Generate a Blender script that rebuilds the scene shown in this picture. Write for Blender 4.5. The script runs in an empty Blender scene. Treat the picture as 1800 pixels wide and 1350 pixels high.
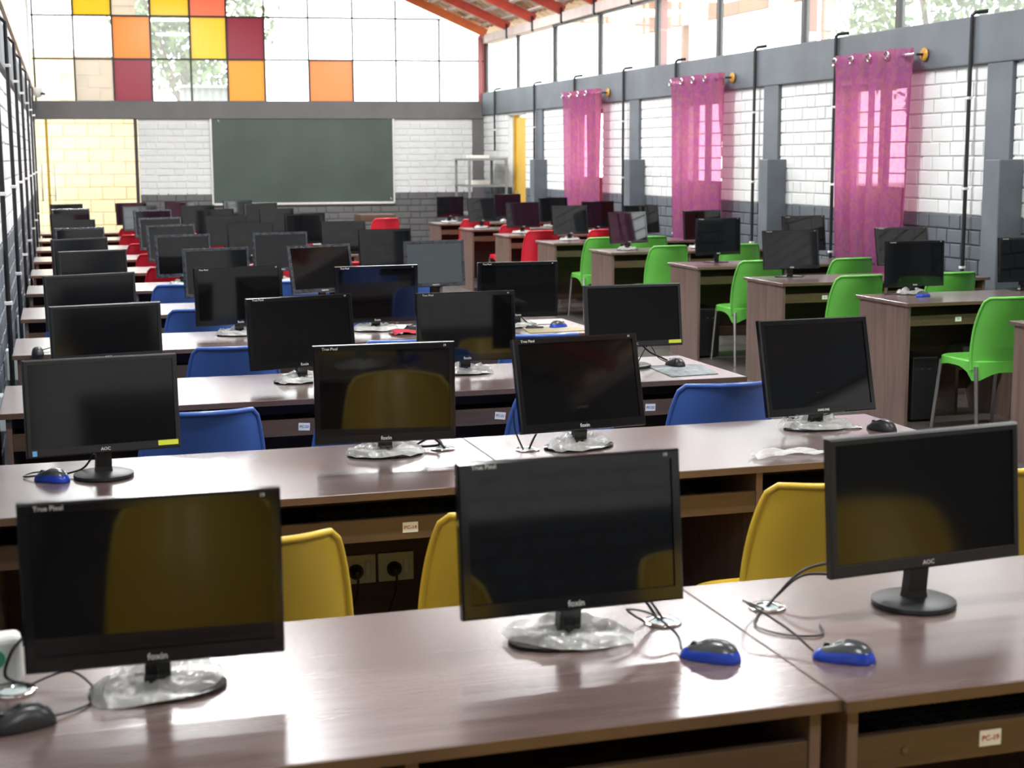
import bpy, bmesh, math, random
from mathutils import Vector, Matrix
random.seed(7)
PI = math.pi
S = bpy.context.scene
COL = S.collection

# ------------------------------------------------------------ camera, world, exposure
F_PX = 2640.0; CAM_H = 1.62
def cam_axes():
    dy = Vector((100 - 900, -(280 - 675), -F_PX)).normalized()
    up = Vector((1, .005, 0)).cross(dy).normalized()
    dx = dy.cross(up)
    return dx, dy, up
_dx, _dy, _up = cam_axes()
R3 = Matrix((_dx, _dy, _up))            # camera space -> world
cam = bpy.data.cameras.new('camera'); camo = bpy.data.objects.new('camera', cam); COL.objects.link(camo)
camo.matrix_world = Matrix.Translation((0, 0, CAM_H)) @ R3.to_4x4()
cam.sensor_width = 36; cam.lens = F_PX / 1800 * 36; cam.clip_start = .05; cam.clip_end = 300
cam.dof.use_dof = True; cam.dof.focus_distance = 5.6; cam.dof.aperture_fstop = 6.2
S.camera = camo
W = bpy.data.worlds.new('world'); S.world = W; W.use_nodes = True
bg = W.node_tree.nodes['Background']; bg.inputs[0].default_value = (.93, .97, 1, 1); bg.inputs[1].default_value = 5.2
S.view_settings.view_transform = 'Standard'; S.view_settings.look = 'None'
S.view_settings.exposure = 0.42; S.view_settings.gamma = 1
S.view_settings.use_curve_mapping = False
# daylight portals in the glazed gable ends and the clerestory guide the sampling of the sky
FILL_W = 115
ORDL = ['first', 'second', 'third', 'fourth', 'fifth', 'sixth', 'seventh']
def area(name, loc, rot, sx, sy, power, color=(1, 1, 1), portal=False, **kw):
    l = bpy.data.lights.new(name, 'AREA'); l.shape = 'RECTANGLE'; l.size = sx; l.size_y = sy
    l.energy = power; l.color = color
    if portal: l.cycles.is_portal = True
    o = bpy.data.objects.new(name, l); COL.objects.link(o); o.location = loc; o.rotation_euler = rot
    return o
area('portal_front', (3.2, 24.2, 4.3), (-PI/2, 0, 0), 7, 4, 1, portal=True)
area('portal_right', (6.95, 16, 3.05), (0, PI/2, 0), .8, 16.5, 1, portal=True)
area('portal_door', (.4, 25.0, 1.15), (-PI/2, 0, 0), 1.5, 2.2, 1, portal=True)

def proj(p):
    c = R3.transposed() @ (Vector(p) - Vector((0, 0, CAM_H)))
    return (900 + F_PX * c.x / -c.z, 675 - F_PX * c.y / -c.z, -c.z)

# ------------------------------------------------------------ materials
MATS = {}
def nt(m): return m.node_tree.nodes, m.node_tree.links
def mat(name, col, rough=.5, metal=0, spec=.5, noise=0, nscale=30, bump=0, bscale=60, coat=0, col2=None, stretch=None, emit=0, trans=0, coat_rough=.05):
    if name in MATS: return MATS[name]
    m = bpy.data.materials.new(name); m.use_nodes = True
    N, L = nt(m); p = N['Principled BSDF']
    p.inputs['Base Color'].default_value = (*col, 1); p.inputs['Roughness'].default_value = rough
    p.inputs['Metallic'].default_value = metal; p.inputs['Specular IOR Level'].default_value = spec
    p.inputs['Coat Weight'].default_value = coat; p.inputs['Coat Roughness'].default_value = coat_rough
    if trans: p.inputs['Transmission Weight'].default_value = trans
    if emit: p.inputs['Emission Color'].default_value = (*col, 1); p.inputs['Emission Strength'].default_value = emit
    if noise or bump or col2:
        tc = N.new('ShaderNodeTexCoord'); mp = N.new('ShaderNodeMapping'); L.new(tc.outputs['Object'], mp.inputs[0])
        if stretch: mp.inputs['Scale'].default_value = stretch
    if noise or col2:
        nz = N.new('ShaderNodeTexNoise'); nz.inputs['Scale'].default_value = nscale; nz.inputs['Detail'].default_value = 5
        L.new(mp.outputs[0], nz.inputs['Vector'])
        mx = N.new('ShaderNodeMix'); mx.data_type = 'RGBA'
        cr = N.new('ShaderNodeMapRange'); cr.inputs[1].default_value = .35; cr.inputs[2].default_value = .65
        L.new(nz.outputs[0], cr.inputs[0]); L.new(cr.outputs[0], mx.inputs[0])
        c2 = col2 or tuple(max(0, c * (1 - noise)) for c in col)
        mx.inputs[6].default_value = (*col, 1); mx.inputs[7].default_value = (*c2, 1)
        L.new(mx.outputs[2], p.inputs['Base Color'])
    if bump:
        bz = N.new('ShaderNodeTexNoise'); bz.inputs['Scale'].default_value = bscale; bz.inputs['Detail'].default_value = 3
        L.new(mp.outputs[0], bz.inputs['Vector'])
        bp = N.new('ShaderNodeBump'); bp.inputs['Strength'].default_value = bump; bp.inputs['Distance'].default_value = .01
        L.new(bz.outputs[0], bp.inputs['Height']); L.new(bp.outputs[0], p.inputs['Normal'])
    MATS[name] = m; return m
def glassy(name, col, alpha_t, trl=0.0, trl_col=(1, 1, 1), gloss=.06, rough=.02, diff=0.0, diff_col=(1, 1, 1), bump=0, bscale=40):
    """thin sheet: transparent + translucent + diffuse + glossy shares"""
    m = bpy.data.materials.new(name); m.use_nodes = True; N, L = nt(m)
    N.remove(N['Principled BSDF']); out = N['Material Output']
    t = N.new('ShaderNodeBsdfTransparent'); t.inputs[0].default_value = (*col, 1); cur = t.outputs[0]
    left = alpha_t
    def mixin(sh, share):
        nonlocal cur, left
        mx = N.new('ShaderNodeMixShader'); tot = left + share
        mx.inputs[0].default_value = share / tot if tot else 0
        L.new(cur, mx.inputs[1]); L.new(sh.outputs[0], mx.inputs[2]); cur = mx.outputs[0]; left = tot
    bp = None
    if bump:
        tc = N.new('ShaderNodeTexCoord'); bz = N.new('ShaderNodeTexNoise'); bz.inputs['Scale'].default_value = bscale
        L.new(tc.outputs['Object'], bz.inputs['Vector'])
        bp = N.new('ShaderNodeBump'); bp.inputs['Strength'].default_value = bump; bp.inputs['Distance'].default_value = .02
        L.new(bz.outputs[0], bp.inputs['Height'])
    if trl:
        s = N.new('ShaderNodeBsdfTranslucent'); s.inputs[0].default_value = (*trl_col, 1); mixin(s, trl)
    if diff:
        s = N.new('ShaderNodeBsdfDiffuse'); s.inputs[0].default_value = (*diff_col, 1); mixin(s, diff)
    if gloss:
        s = N.new('ShaderNodeBsdfGlossy'); s.inputs['Roughness'].default_value = rough
        if bp: L.new(bp.outputs[0], s.inputs['Normal'])
        mixin(s, gloss)
    L.new(cur, out.inputs[0]); MATS[name] = m; return m

def wood(name, a, b, rough=.3, axis=0, spec=.5, scale=1.0, coat=0):
    st = [14, 14, 14]; st[axis] = 1.2
    m = mat(name, a, rough, spec=spec, coat=coat, coat_rough=.26, col2=b, nscale=2.2 * scale, stretch=tuple(st)); return m

M_white = mat('white_paint', (.73, .745, .74), .75, noise=.08, nscale=4, bump=.25, bscale=35)
M_grey = mat('grey_paint', (.115, .135, .155), .6, noise=.15, nscale=5, bump=.2, bscale=35)
M_greyf = mat('grey_paint_front', (.13, .125, .125), .6, noise=.15, nscale=5, bump=.2, bscale=35)
M_white_m = mat('white_mortar', (.74, .74, .72), .8, bump=.3, bscale=25)
M_grey_m = mat('grey_mortar', (.075, .09, .105), .8, bump=.3, bscale=25)
M_plaster = mat('grey_plaster', (.125, .145, .165), .55, noise=.22, nscale=2.5, bump=.1, bscale=20)
M_plasterf = mat('grey_plaster_front', (.15, .145, .145), .55, noise=.15, nscale=2.5, bump=.1, bscale=20)
M_eave = mat('eave_paint', (.72, .62, .58), .7, noise=.12, nscale=4)
M_floor = mat('stone_floor', (.085, .075, .07), .35, noise=.3, nscale=3)
M_floorj = mat('floor_joint', (.03, .028, .026), .8)
M_brown = mat('brown_plaster', (.16, .14, .125), .7, noise=.2, nscale=2)
M_desk = wood('desk_laminate', (.155, .108, .098), (.118, .078, .070), .22, 0, .7, coat=.45)
M_side = wood('side_laminate', (.185, .122, .10), (.13, .082, .066), .42, 2, .4)
M_dark = wood('dark_laminate', (.10, .062, .036), (.07, .040, .024), .42, 0, .4)
M_edge = mat('edge_band', (.12, .07, .045), .4, noise=.2, nscale=8)
M_edgel = mat('edge_band_light', (.42, .30, .25), .35)
M_bez = mat('gloss_black', (.006, .006, .007), .12, spec=.6)
M_bezm = mat('matte_black', (.016, .017, .018), .42, spec=.45)
M_film = mat('filmed_black', (.045, .055, .07), .2, spec=.8, bump=.35, bscale=40, coat=.4, col2=(.012, .014, .018), nscale=25)
M_screen = mat('screen_glass', (.0035, .0035, .004), .045, spec=.55)
M_screenm = mat('screen_matte', (.006, .006, .007), .09, spec=.5)
M_screen_glare = mat('screen_glare', (.05, .065, .07), .28, spec=.9)  # window reflection on one screen painted into its lighter colour
M_txt = mat('print_white', (.62, .62, .6), .5)
M_ylw_st = mat('yellow_sticker', (.72, .78, .06), .5)
M_blu_st = mat('blue_sticker', (.16, .42, .75), .5)
M_wht_st = mat('paper_sticker', (.72, .72, .66), .6)
M_ink = mat('blue_ink', (.06, .08, .28), .6)
M_inkr = mat('red_ink', (.45, .07, .07), .6)
M_wrap = glassy('plastic_wrap', (1, 1, 1), .38, trl=.12, gloss=.2, rough=.12, diff=.30, diff_col=(.78, .8, .74), bump=.9, bscale=55)
M_blk = mat('black_plastic', (.015, .015, .016), .35)
M_cable = mat('cable_rubber', (.012, .012, .013), .45)
M_mtop = mat('mouse_grey', (.05, .055, .06), .22, spec=.6)
M_mblue = mat('mouse_blue', (.012, .05, .42), .2, spec=.6)
M_steel = mat('brushed_steel', (.62, .62, .6), .28, metal=1)
M_chrome = mat('chrome', (.75, .75, .76), .12, metal=1)
M_galv = mat('galvanised', (.30, .31, .31), .5, metal=.4, noise=.2, nscale=20)
M_red = mat('red_oxide', (.55, .07, .045), .45, noise=.2, nscale=6)
M_redpost = mat('pink_post', (.42, .14, .14), .5)
M_mull = mat('dark_mullion', (.03, .024, .024), .45)
M_pipe = mat('black_conduit', (.012, .012, .014), .4)
M_clip = mat('white_clip', (.75, .75, .72), .5)
M_box = mat('switch_box', (.50, .58, .56), .5)
M_socket = mat('ivory_socket', (.66, .66, .52), .4)
M_board = mat('green_board', (.060, .088, .072), .38, noise=.25, nscale=1.3, spec=.5)
M_alu = mat('board_frame', (.72, .70, .68), .35, metal=.4)
M_clay = mat('clay_tile', (.78, .50, .30), .75, noise=.45, nscale=9, bump=.3)
M_clay2 = mat('pale_clay_tile', (.86, .68, .48), .75, noise=.35, nscale=9, bump=.3)
M_maroon = mat('window_maroon', (.30, .04, .06), .5)
M_door = mat('yellow_door', (.80, .50, .08), .45, noise=.08, nscale=3)
M_gold = mat('golden_frame', (.50, .30, .03), .4)
M_finial = mat('wood_finial', (.55, .30, .04), .4)
CH = {'yellow': mat('yellow_plastic', (.76, .51, .055), .34, coat=.3, coat_rough=.25),
      'blue': mat('blue_plastic', (.07, .165, .54), .34, coat=.3, coat_rough=.25),
      'red': mat('red_plastic', (.62, .015, .035), .34, coat=.3, coat_rough=.25),
      'green': mat('green_plastic', (.13, .50, .07), .34, coat=.3, coat_rough=.25)}

# ------------------------------------------------------------ mesh helpers
class MB:
    def __init__(s): s.v = []; s.f = []
    def quad(s, a, b, c, d):
        n = len(s.v); s.v += [tuple(a), tuple(b), tuple(c), tuple(d)]; s.f.append((n, n+1, n+2, n+3)); return s
    def poly(s, pts):
        n = len(s.v); s.v += [tuple(p) for p in pts]; s.f.append(tuple(range(n, n+len(pts)))); return s
    def box(s, x0, x1, y0, y1, z0, z1, M=None):
        n = len(s.v)
        P = [(x0,y0,z0),(x1,y0,z0),(x1,y1,z0),(x0,y1,z0),(x0,y0,z1),(x1,y0,z1),(x1,y1,z1),(x0,y1,z1)]
        if M: P = [tuple(M @ Vector(p)) for p in P]
        s.v += P
        for f in ((0,3,2,1),(4,5,6,7),(0,1,5,4),(1,2,6,5),(2,3,7,6),(3,0,4,7)): s.f.append(tuple(n+i for i in f))
        return s
    def tube(s, pts, r, n=8, cap=True, r2=None):
        pts = [Vector(p) for p in pts]; base = len(s.v); prev = None
        for i, p in enumerate(pts):
            t = (pts[min(i+1, len(pts)-1)] - pts[max(i-1, 0)]).normalized()
            a = prev if prev else (Vector((0, 0, 1)) if abs(t.z) < .9 else Vector((1, 0, 0)))
            a = (a - t * a.dot(t)).normalized(); b = t.cross(a); prev = a
            rr = r if r2 is None else r + (r2 - r) * i / (len(pts) - 1)
            for k in range(n):
                th = 2 * PI * k / n; q = p + (a * math.cos(th) + b * math.sin(th)) * rr; s.v.append(tuple(q))
        for i in range(len(pts) - 1):
            for k in range(n):
                k2 = (k+1) % n
                s.f.append((base+i*n+k, base+i*n+k2, base+(i+1)*n+k2, base+(i+1)*n+k))
        if cap:
            s.f.append(tuple(base+k for k in reversed(range(n)))); e = base+(len(pts)-1)*n
            s.f.append(tuple(e+k for k in range(n)))
        return s
    def lathe(s, prof, n=24, c=(0, 0, 0), sx=1, sy=1):
        base = len(s.v)
        for r, z in prof:
            for k in range(n):
                th = 2*PI*k/n; s.v.append((c[0]+r*sx*math.cos(th), c[1]+r*sy*math.sin(th), c[2]+z))
        for i in range(len(prof)-1):
            for k in range(n):
                k2 = (k+1) % n; s.f.append((base+i*n+k, base+i*n+k2, base+(i+1)*n+k2, base+(i+1)*n+k))
        s.f.append(tuple(base+k for k in reversed(range(n)))); e = base+(len(prof)-1)*n
        s.f.append(tuple(e+k for k in range(n)))
        return s
    def grid(s, fn, nu, nv):
        base = len(s.v)
        for j in range(nv+1):
            for i in range(nu+1): s.v.append(tuple(fn(i/nu, j/nv)))
        for j in range(nv):
            for i in range(nu):
                a = base+j*(nu+1)+i; s.f.append((a, a+1, a+nu+2, a+nu+1))
        return s
    def mesh(s, name, m, bevel=0, seg=2, smooth=False, solid=0, sub=0):
        me = bpy.data.meshes.new(name); me.from_pydata(s.v, [], s.f)
        bm = bmesh.new(); bm.from_mesh(me)
        if solid:
            bmesh.ops.solidify(bm, geom=bm.faces[:], thickness=solid)
        if bevel:
            ed = [e for e in bm.edges if len(e.link_faces) == 2 and e.calc_face_angle(0) > .5]
            bmesh.ops.bevel(bm, geom=ed, offset=bevel, segments=seg, affect='EDGES', profile=.5, clamp_overlap=True)
        bmesh.ops.recalc_face_normals(bm, faces=bm.faces[:])
        bm.to_mesh(me); bm.free()
        if smooth:
            for p in me.polygons: p.use_smooth = True
            if smooth != 'all': me.set_sharp_from_angle(angle=.7)
        if m: me.materials.append(m)
        return me
def link(name, me, parent=None, loc=(0, 0, 0), rot=(0, 0, 0), scale=None):
    o = bpy.data.objects.new(name, me); COL.objects.link(o); o.location = loc; o.rotation_euler = rot
    if scale: o.scale = scale
    if parent: o.parent = parent
    return o
def tag(o, label=None, cat=None, group=None, kind=None):
    if label: o['label'] = label
    if cat: o['category'] = cat
    if group: o['group'] = group
    if kind: o['kind'] = kind
    return o
def empty(name, loc=(0, 0, 0), rz=0, label=None, cat=None, group=None, kind=None):
    o = link(name, None, None, loc, (0, 0, rz)); o.empty_display_size = .1; return tag(o, label, cat, group, kind)
def bx(name, m, x0, x1, y0, y1, z0, z1, parent=None, bevel=0, loc=(0, 0, 0), **kw):
    return link(name, MB().box(x0, x1, y0, y1, z0, z1).mesh(name, m, bevel, **kw), parent, loc)
TXT = {}
def text_mesh(s, size, m, bold=0.0):
    k = (s, size, m.name)
    if k in TXT: return TXT[k]
    cu = bpy.data.curves.new('txt', 'FONT'); cu.body = s; cu.size = size; cu.align_x = 'CENTER'; cu.align_y = 'CENTER'; cu.offset = bold
    cu.resolution_u = 2; cu.extrude = .0002
    o = bpy.data.objects.new('txt', cu); COL.objects.link(o)
    dg = bpy.context.evaluated_depsgraph_get(); me = bpy.data.meshes.new_from_object(o.evaluated_get(dg))
    bpy.data.objects.remove(o); me.name = 'print_' + m.name; me.materials.clear(); me.materials.append(m); TXT[k] = me
    return me

# ------------------------------------------------------------ room shell
XL, XR = -.33, 6.8
FL, FR = 25.1, 24.3            # the far wall stands slightly askew: y at its left and right ends
FU = Vector((XR - XL, FR - FL, 0)).normalized(); FN = Vector((FU.y, -FU.x, 0))   # FN points into the room
FO = Vector((XL, FL, 0))
YB = -3.2
ZE = 3.56; SL = .417           # eave height at the right wall, slope rising to the left
def roof_z(x): return ZE + (XR - x) * SL
def fy(x): return FL + (x - XL) / (XR - XL) * (FR - FL)
def fp(s, z, n=0): p = FO + FU * s + FN * n; return Vector((p.x, p.y, z))
S_END = (Vector((XR, FR, 0)) - FO).length

# floor of stone slabs
fl = tag(link('floor', MB().box(XL-.4, XR+.4, YB-.3, 26, -.2, -.004).mesh('floor', M_floorj)), 'dark grey stone slab floor of the computer lab', kind='structure')
sl = [MB().box(-.298, .298, -.298, .298, -.03, 0).mesh('slab', M_floor, .003, 1) for _ in range(1)]
cands = []
for i in range(12):
    for j in range(46):
        cands.append((XL + .3 + i*.6, YB + .3 + j*.6))
vis = [c for c in cands if c[0] > 2.4 and 4.5 < c[1] < 16]
for c in vis: link('floor_slab', sl[0], fl, (c[0], c[1], 0))
mb = MB()
for c in cands:
    if c not in vis: mb.box(c[0]-.298, c[0]+.298, c[1]-.298, c[1]+.298, -.03, 0)
tag(link('floor_slabs', mb.mesh('floor_slabs', M_floor), fl), kind='stuff')

# brick fields --------------------------------------------------
def frustum(mb, c, U, N, w, h, d, jit=.0015, ch=.007):
    pts = []
    for dd, g in ((0, 0), (d - ch*.6, 0), (d, ch)):
        for sx, sz in ((-1, -1), (1, -1), (1, 1), (-1, 1)):
            pts.append(c + U*(sx*(w/2-g) + random.uniform(-jit, jit)) + Vector((0, 0, sz*(h/2-g) + random.uniform(-jit, jit))) + N*dd)
    n = len(mb.v); mb.v += [tuple(p) for p in pts]
    for a in (0, 4):
        for k in range(4): k2 = (k+1) % 4; mb.f.append((n+a+k, n+a+k2, n+a+4+k2, n+a+4+k))
    mb.f.append((n+8, n+9, n+10, n+11))
BV = {}
def brick_variant(kind, col, pitch):
    k = (kind, col, pitch)
    if k not in BV:
        L = []
        for _ in range(5):
            mb = MB(); w = (.288 if kind == 's' else .138)
            frustum(mb, Vector((0, 0, 0)), Vector((1, 0, 0)), Vector((0, -1, 0)), w, pitch-.010, .014, .003, .006)
            L.append(mb.mesh('brick', {'w': M_white, 'g': M_grey, 'f': M_greyf}[col], smooth=False))
        BV[k] = L
    return BV[k]
def brick_field(parent, O, U, N, u0, u1, z0, z1, holes, split, grey, limit=300, zmin_vis=.45, PITCH=.114):
    """flemish bond; full bricks large in view become objects, the rest is one part per colour"""
    items = []
    nz = int((z1 - z0) / PITCH)
    for r in range(nz):
        za, zb = z0 + r*PITCH + .006, z0 + (r+1)*PITCH - .006
        u = u0 - (.19 if r % 2 else 0) - .01*(r % 3); k = 0
        while u < u1:
            w = .300 if k % 2 == 0 else .150
            a, b = u + .006, u + w - .006; k += 1; u += w
            segs = [(max(a, u0), min(b, u1))]
            for (h0, h1, hz0, hz1) in holes:
                if zb > hz0 + .02 and za < hz1 - .02:
                    ns = []
                    for (p, q) in segs:
                        if q <= h0 or p >= h1: ns.append((p, q))
                        else:
                            if p < h0: ns.append((p, h0))
                            if q > h1: ns.append((h1, q))
                    segs = ns
            for (p, q) in segs:
                if q - p < .03: continue
                full = abs((q-p) - (w-.012)) < 1e-4
                items.append((p, q, za, zb, full, 's' if w > .2 else 'h'))
    vis = []
    for it in items:
        c = O + U*((it[0]+it[1])/2) + Vector((0, 0, (it[2]+it[3])/2)); X = proj(c)
        if it[4] and 0 < X[0] < 1800 and 0 < X[1] < 1350 and c.y > 2 and c.z > zmin_vis: vis.append((X[2], it))
    vis.sort(key=lambda t: t[0]); chosen = set(id(t[1]) for t in vis[:limit])
    bw, bgm = MB(), MB()
    rot = Matrix((U, -N, Vector((0, 0, 1)))).transposed().to_euler()
    for it in items:
        p, q, za, zb, full, kd = it
        c = O + U*((p+q)/2) + Vector((0, 0, (za+zb)/2))
        g = (za+zb)/2 < split
        if id(it) in chosen:
            me = random.choice(brick_variant(kd, (grey if g else 'w'), PITCH))
            link('brick', me, parent, c + N*random.uniform(-.002, .002), rot)
        else: frustum(bgm if g else bw, c, U, N, q-p, zb-za, .014 + random.uniform(-.002, .002))
    if bw.v: tag(link('painted_brickwork', bw.mesh('painted_brickwork', M_white), parent), kind='stuff')
    if bgm.v: tag(link('painted_brickwork', bgm.mesh('painted_brickwork', {'g': M_grey, 'f': M_greyf}[grey]), parent), kind='stuff')

SPLIT = 1.15
# right wall -----------------------------------------------------
WIN = [(11.22, 12.38), (14.88, 16.15), (18.56, 19.95)]
WZ0, WZ1 = .95, 2.24
DOOR = (21.93, 22.86, 0, 2.26)
wr = tag(empty('wall_right'), 'right wall of white and slate grey painted bricks with curtained windows', kind='structure')
def slab_with_holes(parent, name, y0, y1, z0, z1, holes, mk, x0, x1):
    ys = sorted(set([y0, y1] + [h for H in holes for h in H[:2]]))
    for a, b in zip(ys[:-1], ys[1:]):
        zz = [(z0, z1)]
        for H in holes:
            if a >= H[0]-1e-6 and b <= H[1]+1e-6:
                nz = []
                for (p, q) in zz:
                    if q <= H[2] or p >= H[3]: nz.append((p, q))
                    else:
                        if p < H[2]: nz.append((p, H[2]))
                        if q > H[3]: nz.append((H[3], q))
                zz = nz
        for (p, q) in zz: mk.box(x0, x1, a, b, p, q)
holes = [(a, b, WZ0, WZ1) for a, b in WIN] + [DOOR]
mb = MB(); slab_with_holes(wr, '', YB, FR+.1, 0, SPLIT, [h for h in holes], mb, XR, XR+.22); link('grey_mortar', mb.mesh('grey_mortar', M_grey_m), wr)
mb = MB(); slab_with_holes(wr, '', YB, FR+.1, SPLIT, 2.3, [h for h in holes], mb, XR, XR+.22); link('white_mortar', mb.mesh('white_mortar', M_white_m), wr)
COLS = [21.02, 17.2, 13.5, 9.72, 5.95, 2.2, -1.5]     # upper pillar near edges
bh = [(FR - b, FR - a, z0, z1) for a, b, z0, z1 in holes] + [(FR - c - .33, FR - c, 0, 3) for c in COLS]
brick_field(wr, Vector((XR, FR, 0)), Vector((0, -1, 0)), Vector((-1, 0, 0)), 0, FR - 2, .125, 2.295, bh, SPLIT, 'g')
# ring beam and pillars
o = tag(bx('trim_1', M_plaster, XR-.055, XR+.24, YB, FR+.08, 2.30, 2.665, None, .01), 'long slate grey concrete beam along the top of the right wall', kind='structure')
n = 2
for c in COLS:
    o = tag(empty('trim_%d' % n, (XR, c, 0)), 'slate grey right-wall pillar with a thicker stub below, ' + ['beside the steel rack', 'between the farthest and middle curtains', 'between the middle and nearest curtains', 'right of the nearest curtain', 'beside the nearest desk row', 'behind the first desk rows', 'at the back of the room'][COLS.index(c)], kind='structure'); n += 1
    bx('pillar_shaft', M_plaster, -.045, .05, 0, .32, 0, 2.31, o, .006)
    bx('pillar_stub', M_plaster, -.215, 0, -.14, .05, 0, 1.585, o, .008)
# clerestory
cl = tag(empty('window_1', (XR, 0, 2.665)), 'long strip of clerestory glass above the right wall beam', kind='structure')
M_glass = glassy('clear_pane', (.97, .99, .98), .86, trl=.06, gloss=.06, rough=.02, trl_col=(.9, .95, .92))
MY = [FR+.02, 22.52, 20.72, 18.84, 16.88, 15.12, 13.18, 11.48, 9.65, 7.8]
for y in MY:
    t = .012 if abs(y-22.52) < .1 else .03
    bx('mullion', M_mull, .03, .09, y-t, y+t, 0, .80, cl)
bx('upper_wall', M_brown, .0, .2, YB, 7.8, 0, .80, cl)
bx('sash_rail', M_mull, .03, .09, 7.8, 20.75, .775, .80, cl)
for a, b in zip(MY[:-1], MY[1:]): bx('pane', M_glass, .055, .060, b+.03, a-.03, .0, .775, cl)
o = tag(bx('trim_%d' % n, M_eave, XR-.02, XR+.2, YB, FR+.08, 3.465, 3.60, None, .008), 'pale pink wall plate under the eaves of the right wall', kind='structure'); n += 1
for y in (24.33, 17.0, 13.27, 9.45, 5.7):
    tag(bx('veranda_post', M_redpost, XR+.12 if y < 24 else XR-.06, XR+.24 if y < 24 else XR+.04, y, y+.11, 2.66, 3.6, None, .006),
        'dusty red steel post behind the clerestory glass, %s' % {24.33: 'in the far corner', 17.0: 'above the gap between the first two curtains', 13.27: 'left of the nearest curtain', 9.45: 'at the right edge of the picture', 5.7: 'nearest the camera'}[y], 'post')
# windows behind the curtains
for k, (a, b) in enumerate(WIN):
    w = tag(empty('window_%d' % (k+2), (XR+.06, a, WZ0)), '%s maroon framed casement window with grille bars behind its sheer curtain' % ('nearest', 'middle', 'farthest')[k], kind='structure')
    W_, H_ = b-a, WZ1-WZ0; mid = WZ0 + .38 - WZ0
    for nm, (y0, y1, z0, z1) in {'frame_left': (0, .055, 0, H_), 'frame_right': (W_-.055, W_, 0, H_), 'frame_mid': (W_*.42, W_*.42+.06, mid, H_), 'frame_top': (0, W_, H_-.06, H_), 'frame_sill': (0, W_, 0, .05), 'frame_rail': (0, W_, mid-.04, mid+.02)}.items():
        bx('frame', M_maroon, 0, .06, y0, y1, z0, z1, w, .004)
    bx('shutter_panel', M_maroon, .015, .05, .05, W_-.05, .05, mid-.04, w)
    for q in range(1, 6): bx('grille_bar', M_maroon, .055, .067, .05, W_-.05, mid + q*.134-.006, mid + q*.134+.006, w)
    bx('reveal', M_white, -.06, .16, -.002, .004, 0, H_, w); bx('reveal', M_white, -.06, .16, W_-.004, W_+.002, 0, H_, w)
    bx('pane', M_glass, .03, .034, .055, W_-.055, mid, H_-.06, w)
# yellow side door
d = tag(empty('door_1', (XR+.05, DOOR[0], 0)), 'amber yellow door set into the far end of the right wall', kind='structure')
bx('door_leaf', M_door, 0, .05, .0, .70, 0, 2.22, d, .004)
bx('door_frame', M_gold, -.03, .06, .70, .76, 0, 2.26, d); bx('door_jamb', M_white, .0, .04, .76, .93, 0, 2.26, d); bx('door_handle', M_steel, -.05, 0, .6, .63, .95, 1.1, d)

# left wall --------------------------------------------------------
wl = tag(empty('wall_left'), 'tall left wall of white and slate grey painted bricks lined with black conduits', kind='structure')
bx('grey_mortar', M_grey_m, XL-.25, XL, YB, FL+2, 0, SPLIT, wl); bx('white_mortar', M_white_m, XL-.25, XL, YB, FL+.1, SPLIT, 6.7, wl)
brick_field(wl, Vector((XL, YB, 0)), Vector((0, 1, 0)), Vector((1, 0, 0)), 0, FL-YB-.02, .125, 4.9, [(0, 40, 2.2, 2.5)], SPLIT, 'g')
tag(bx('trim_%d' % n, M_plaster, XL-.02, XL+.03, YB, FL, 2.20, 2.50, None, .006), 'slate grey concrete band along the left wall', kind='structure'); n += 1

# far wall ----------------------------------------------------------
wf = tag(empty('wall_front'), 'far wall of white and dark grey painted bricks that carries the blackboard', kind='structure')
def fbox(name, m, s0, s1, z0, z1, n0, n1, parent=None, bevel=0):
    mb = MB(); P = [fp(s, z, nn) for z in (z0, z1) for s, nn in ((s0, n0), (s1, n0), (s1, n1), (s0, n1))]
    b = len(mb.v); mb.v = [tuple(p) for p in P]
    for f in ((0,3,2,1),(4,5,6,7),(0,1,5,4),(1,2,6,5),(2,3,7,6),(3,0,4,7)): mb.f.append(f)
    return link(name, mb.mesh(name, m, bevel), parent)
SP = 1.60
fbox('grey_mortar', M_grey_m, SP, S_END, 0, 1.07, -.2, 0, wf); fbox('white_mortar', M_white_m, SP, S_END, 1.07, 2.25, -.2, 0, wf)
brick_field(wf, FO, FU, FN, SP, S_END-.18, .21, 2.25, [], 1.09, 'f', zmin_vis=.55, PITCH=.104)
fbox('corner_pillar', M_plasterf, S_END-.2, S_END+.02, 0, 2.26, -.05, .04, wf, .005)
tag(fbox('trim_%d' % n, M_plasterf, 0, S_END, 2.245, 2.53, -.22, .06, None, .01), 'dark grey concrete beam across the far wall above the blackboard', kind='structure'); n += 1
# blackboard
bb = empty('blackboard', fp(2.72, .87, .02), math.atan2(FU.y, FU.x), 'large dark green chalkboard with a silver frame on the far wall', 'blackboard')
bx('writing_surface', M_board, .03, 2.93, -.02, 0, .03, 1.46, bb)
for nm, a in (('frame_top', (0, 2.96, 1.45, 1.485)), ('frame_bottom', (0, 2.96, 0, .035)), ('frame_left', (0, .03, 0, 1.485)), ('frame_right', (2.93, 2.96, 0, 1.485))):
    bx('frame', M_alu, a[0], a[1], -.035, .0, a[2], a[3], bb, .003)
for (x, z, r) in ((.13, 1.36, .3), (2.88, .1, .5), (2.86, 1.4, .2)):
    link('chalk_mark', MB().tube([(x, -.0215, z), (x+.02, -.0215, z-.03)], .006, 5).mesh('chalk_mark', M_txt), bb)
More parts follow.
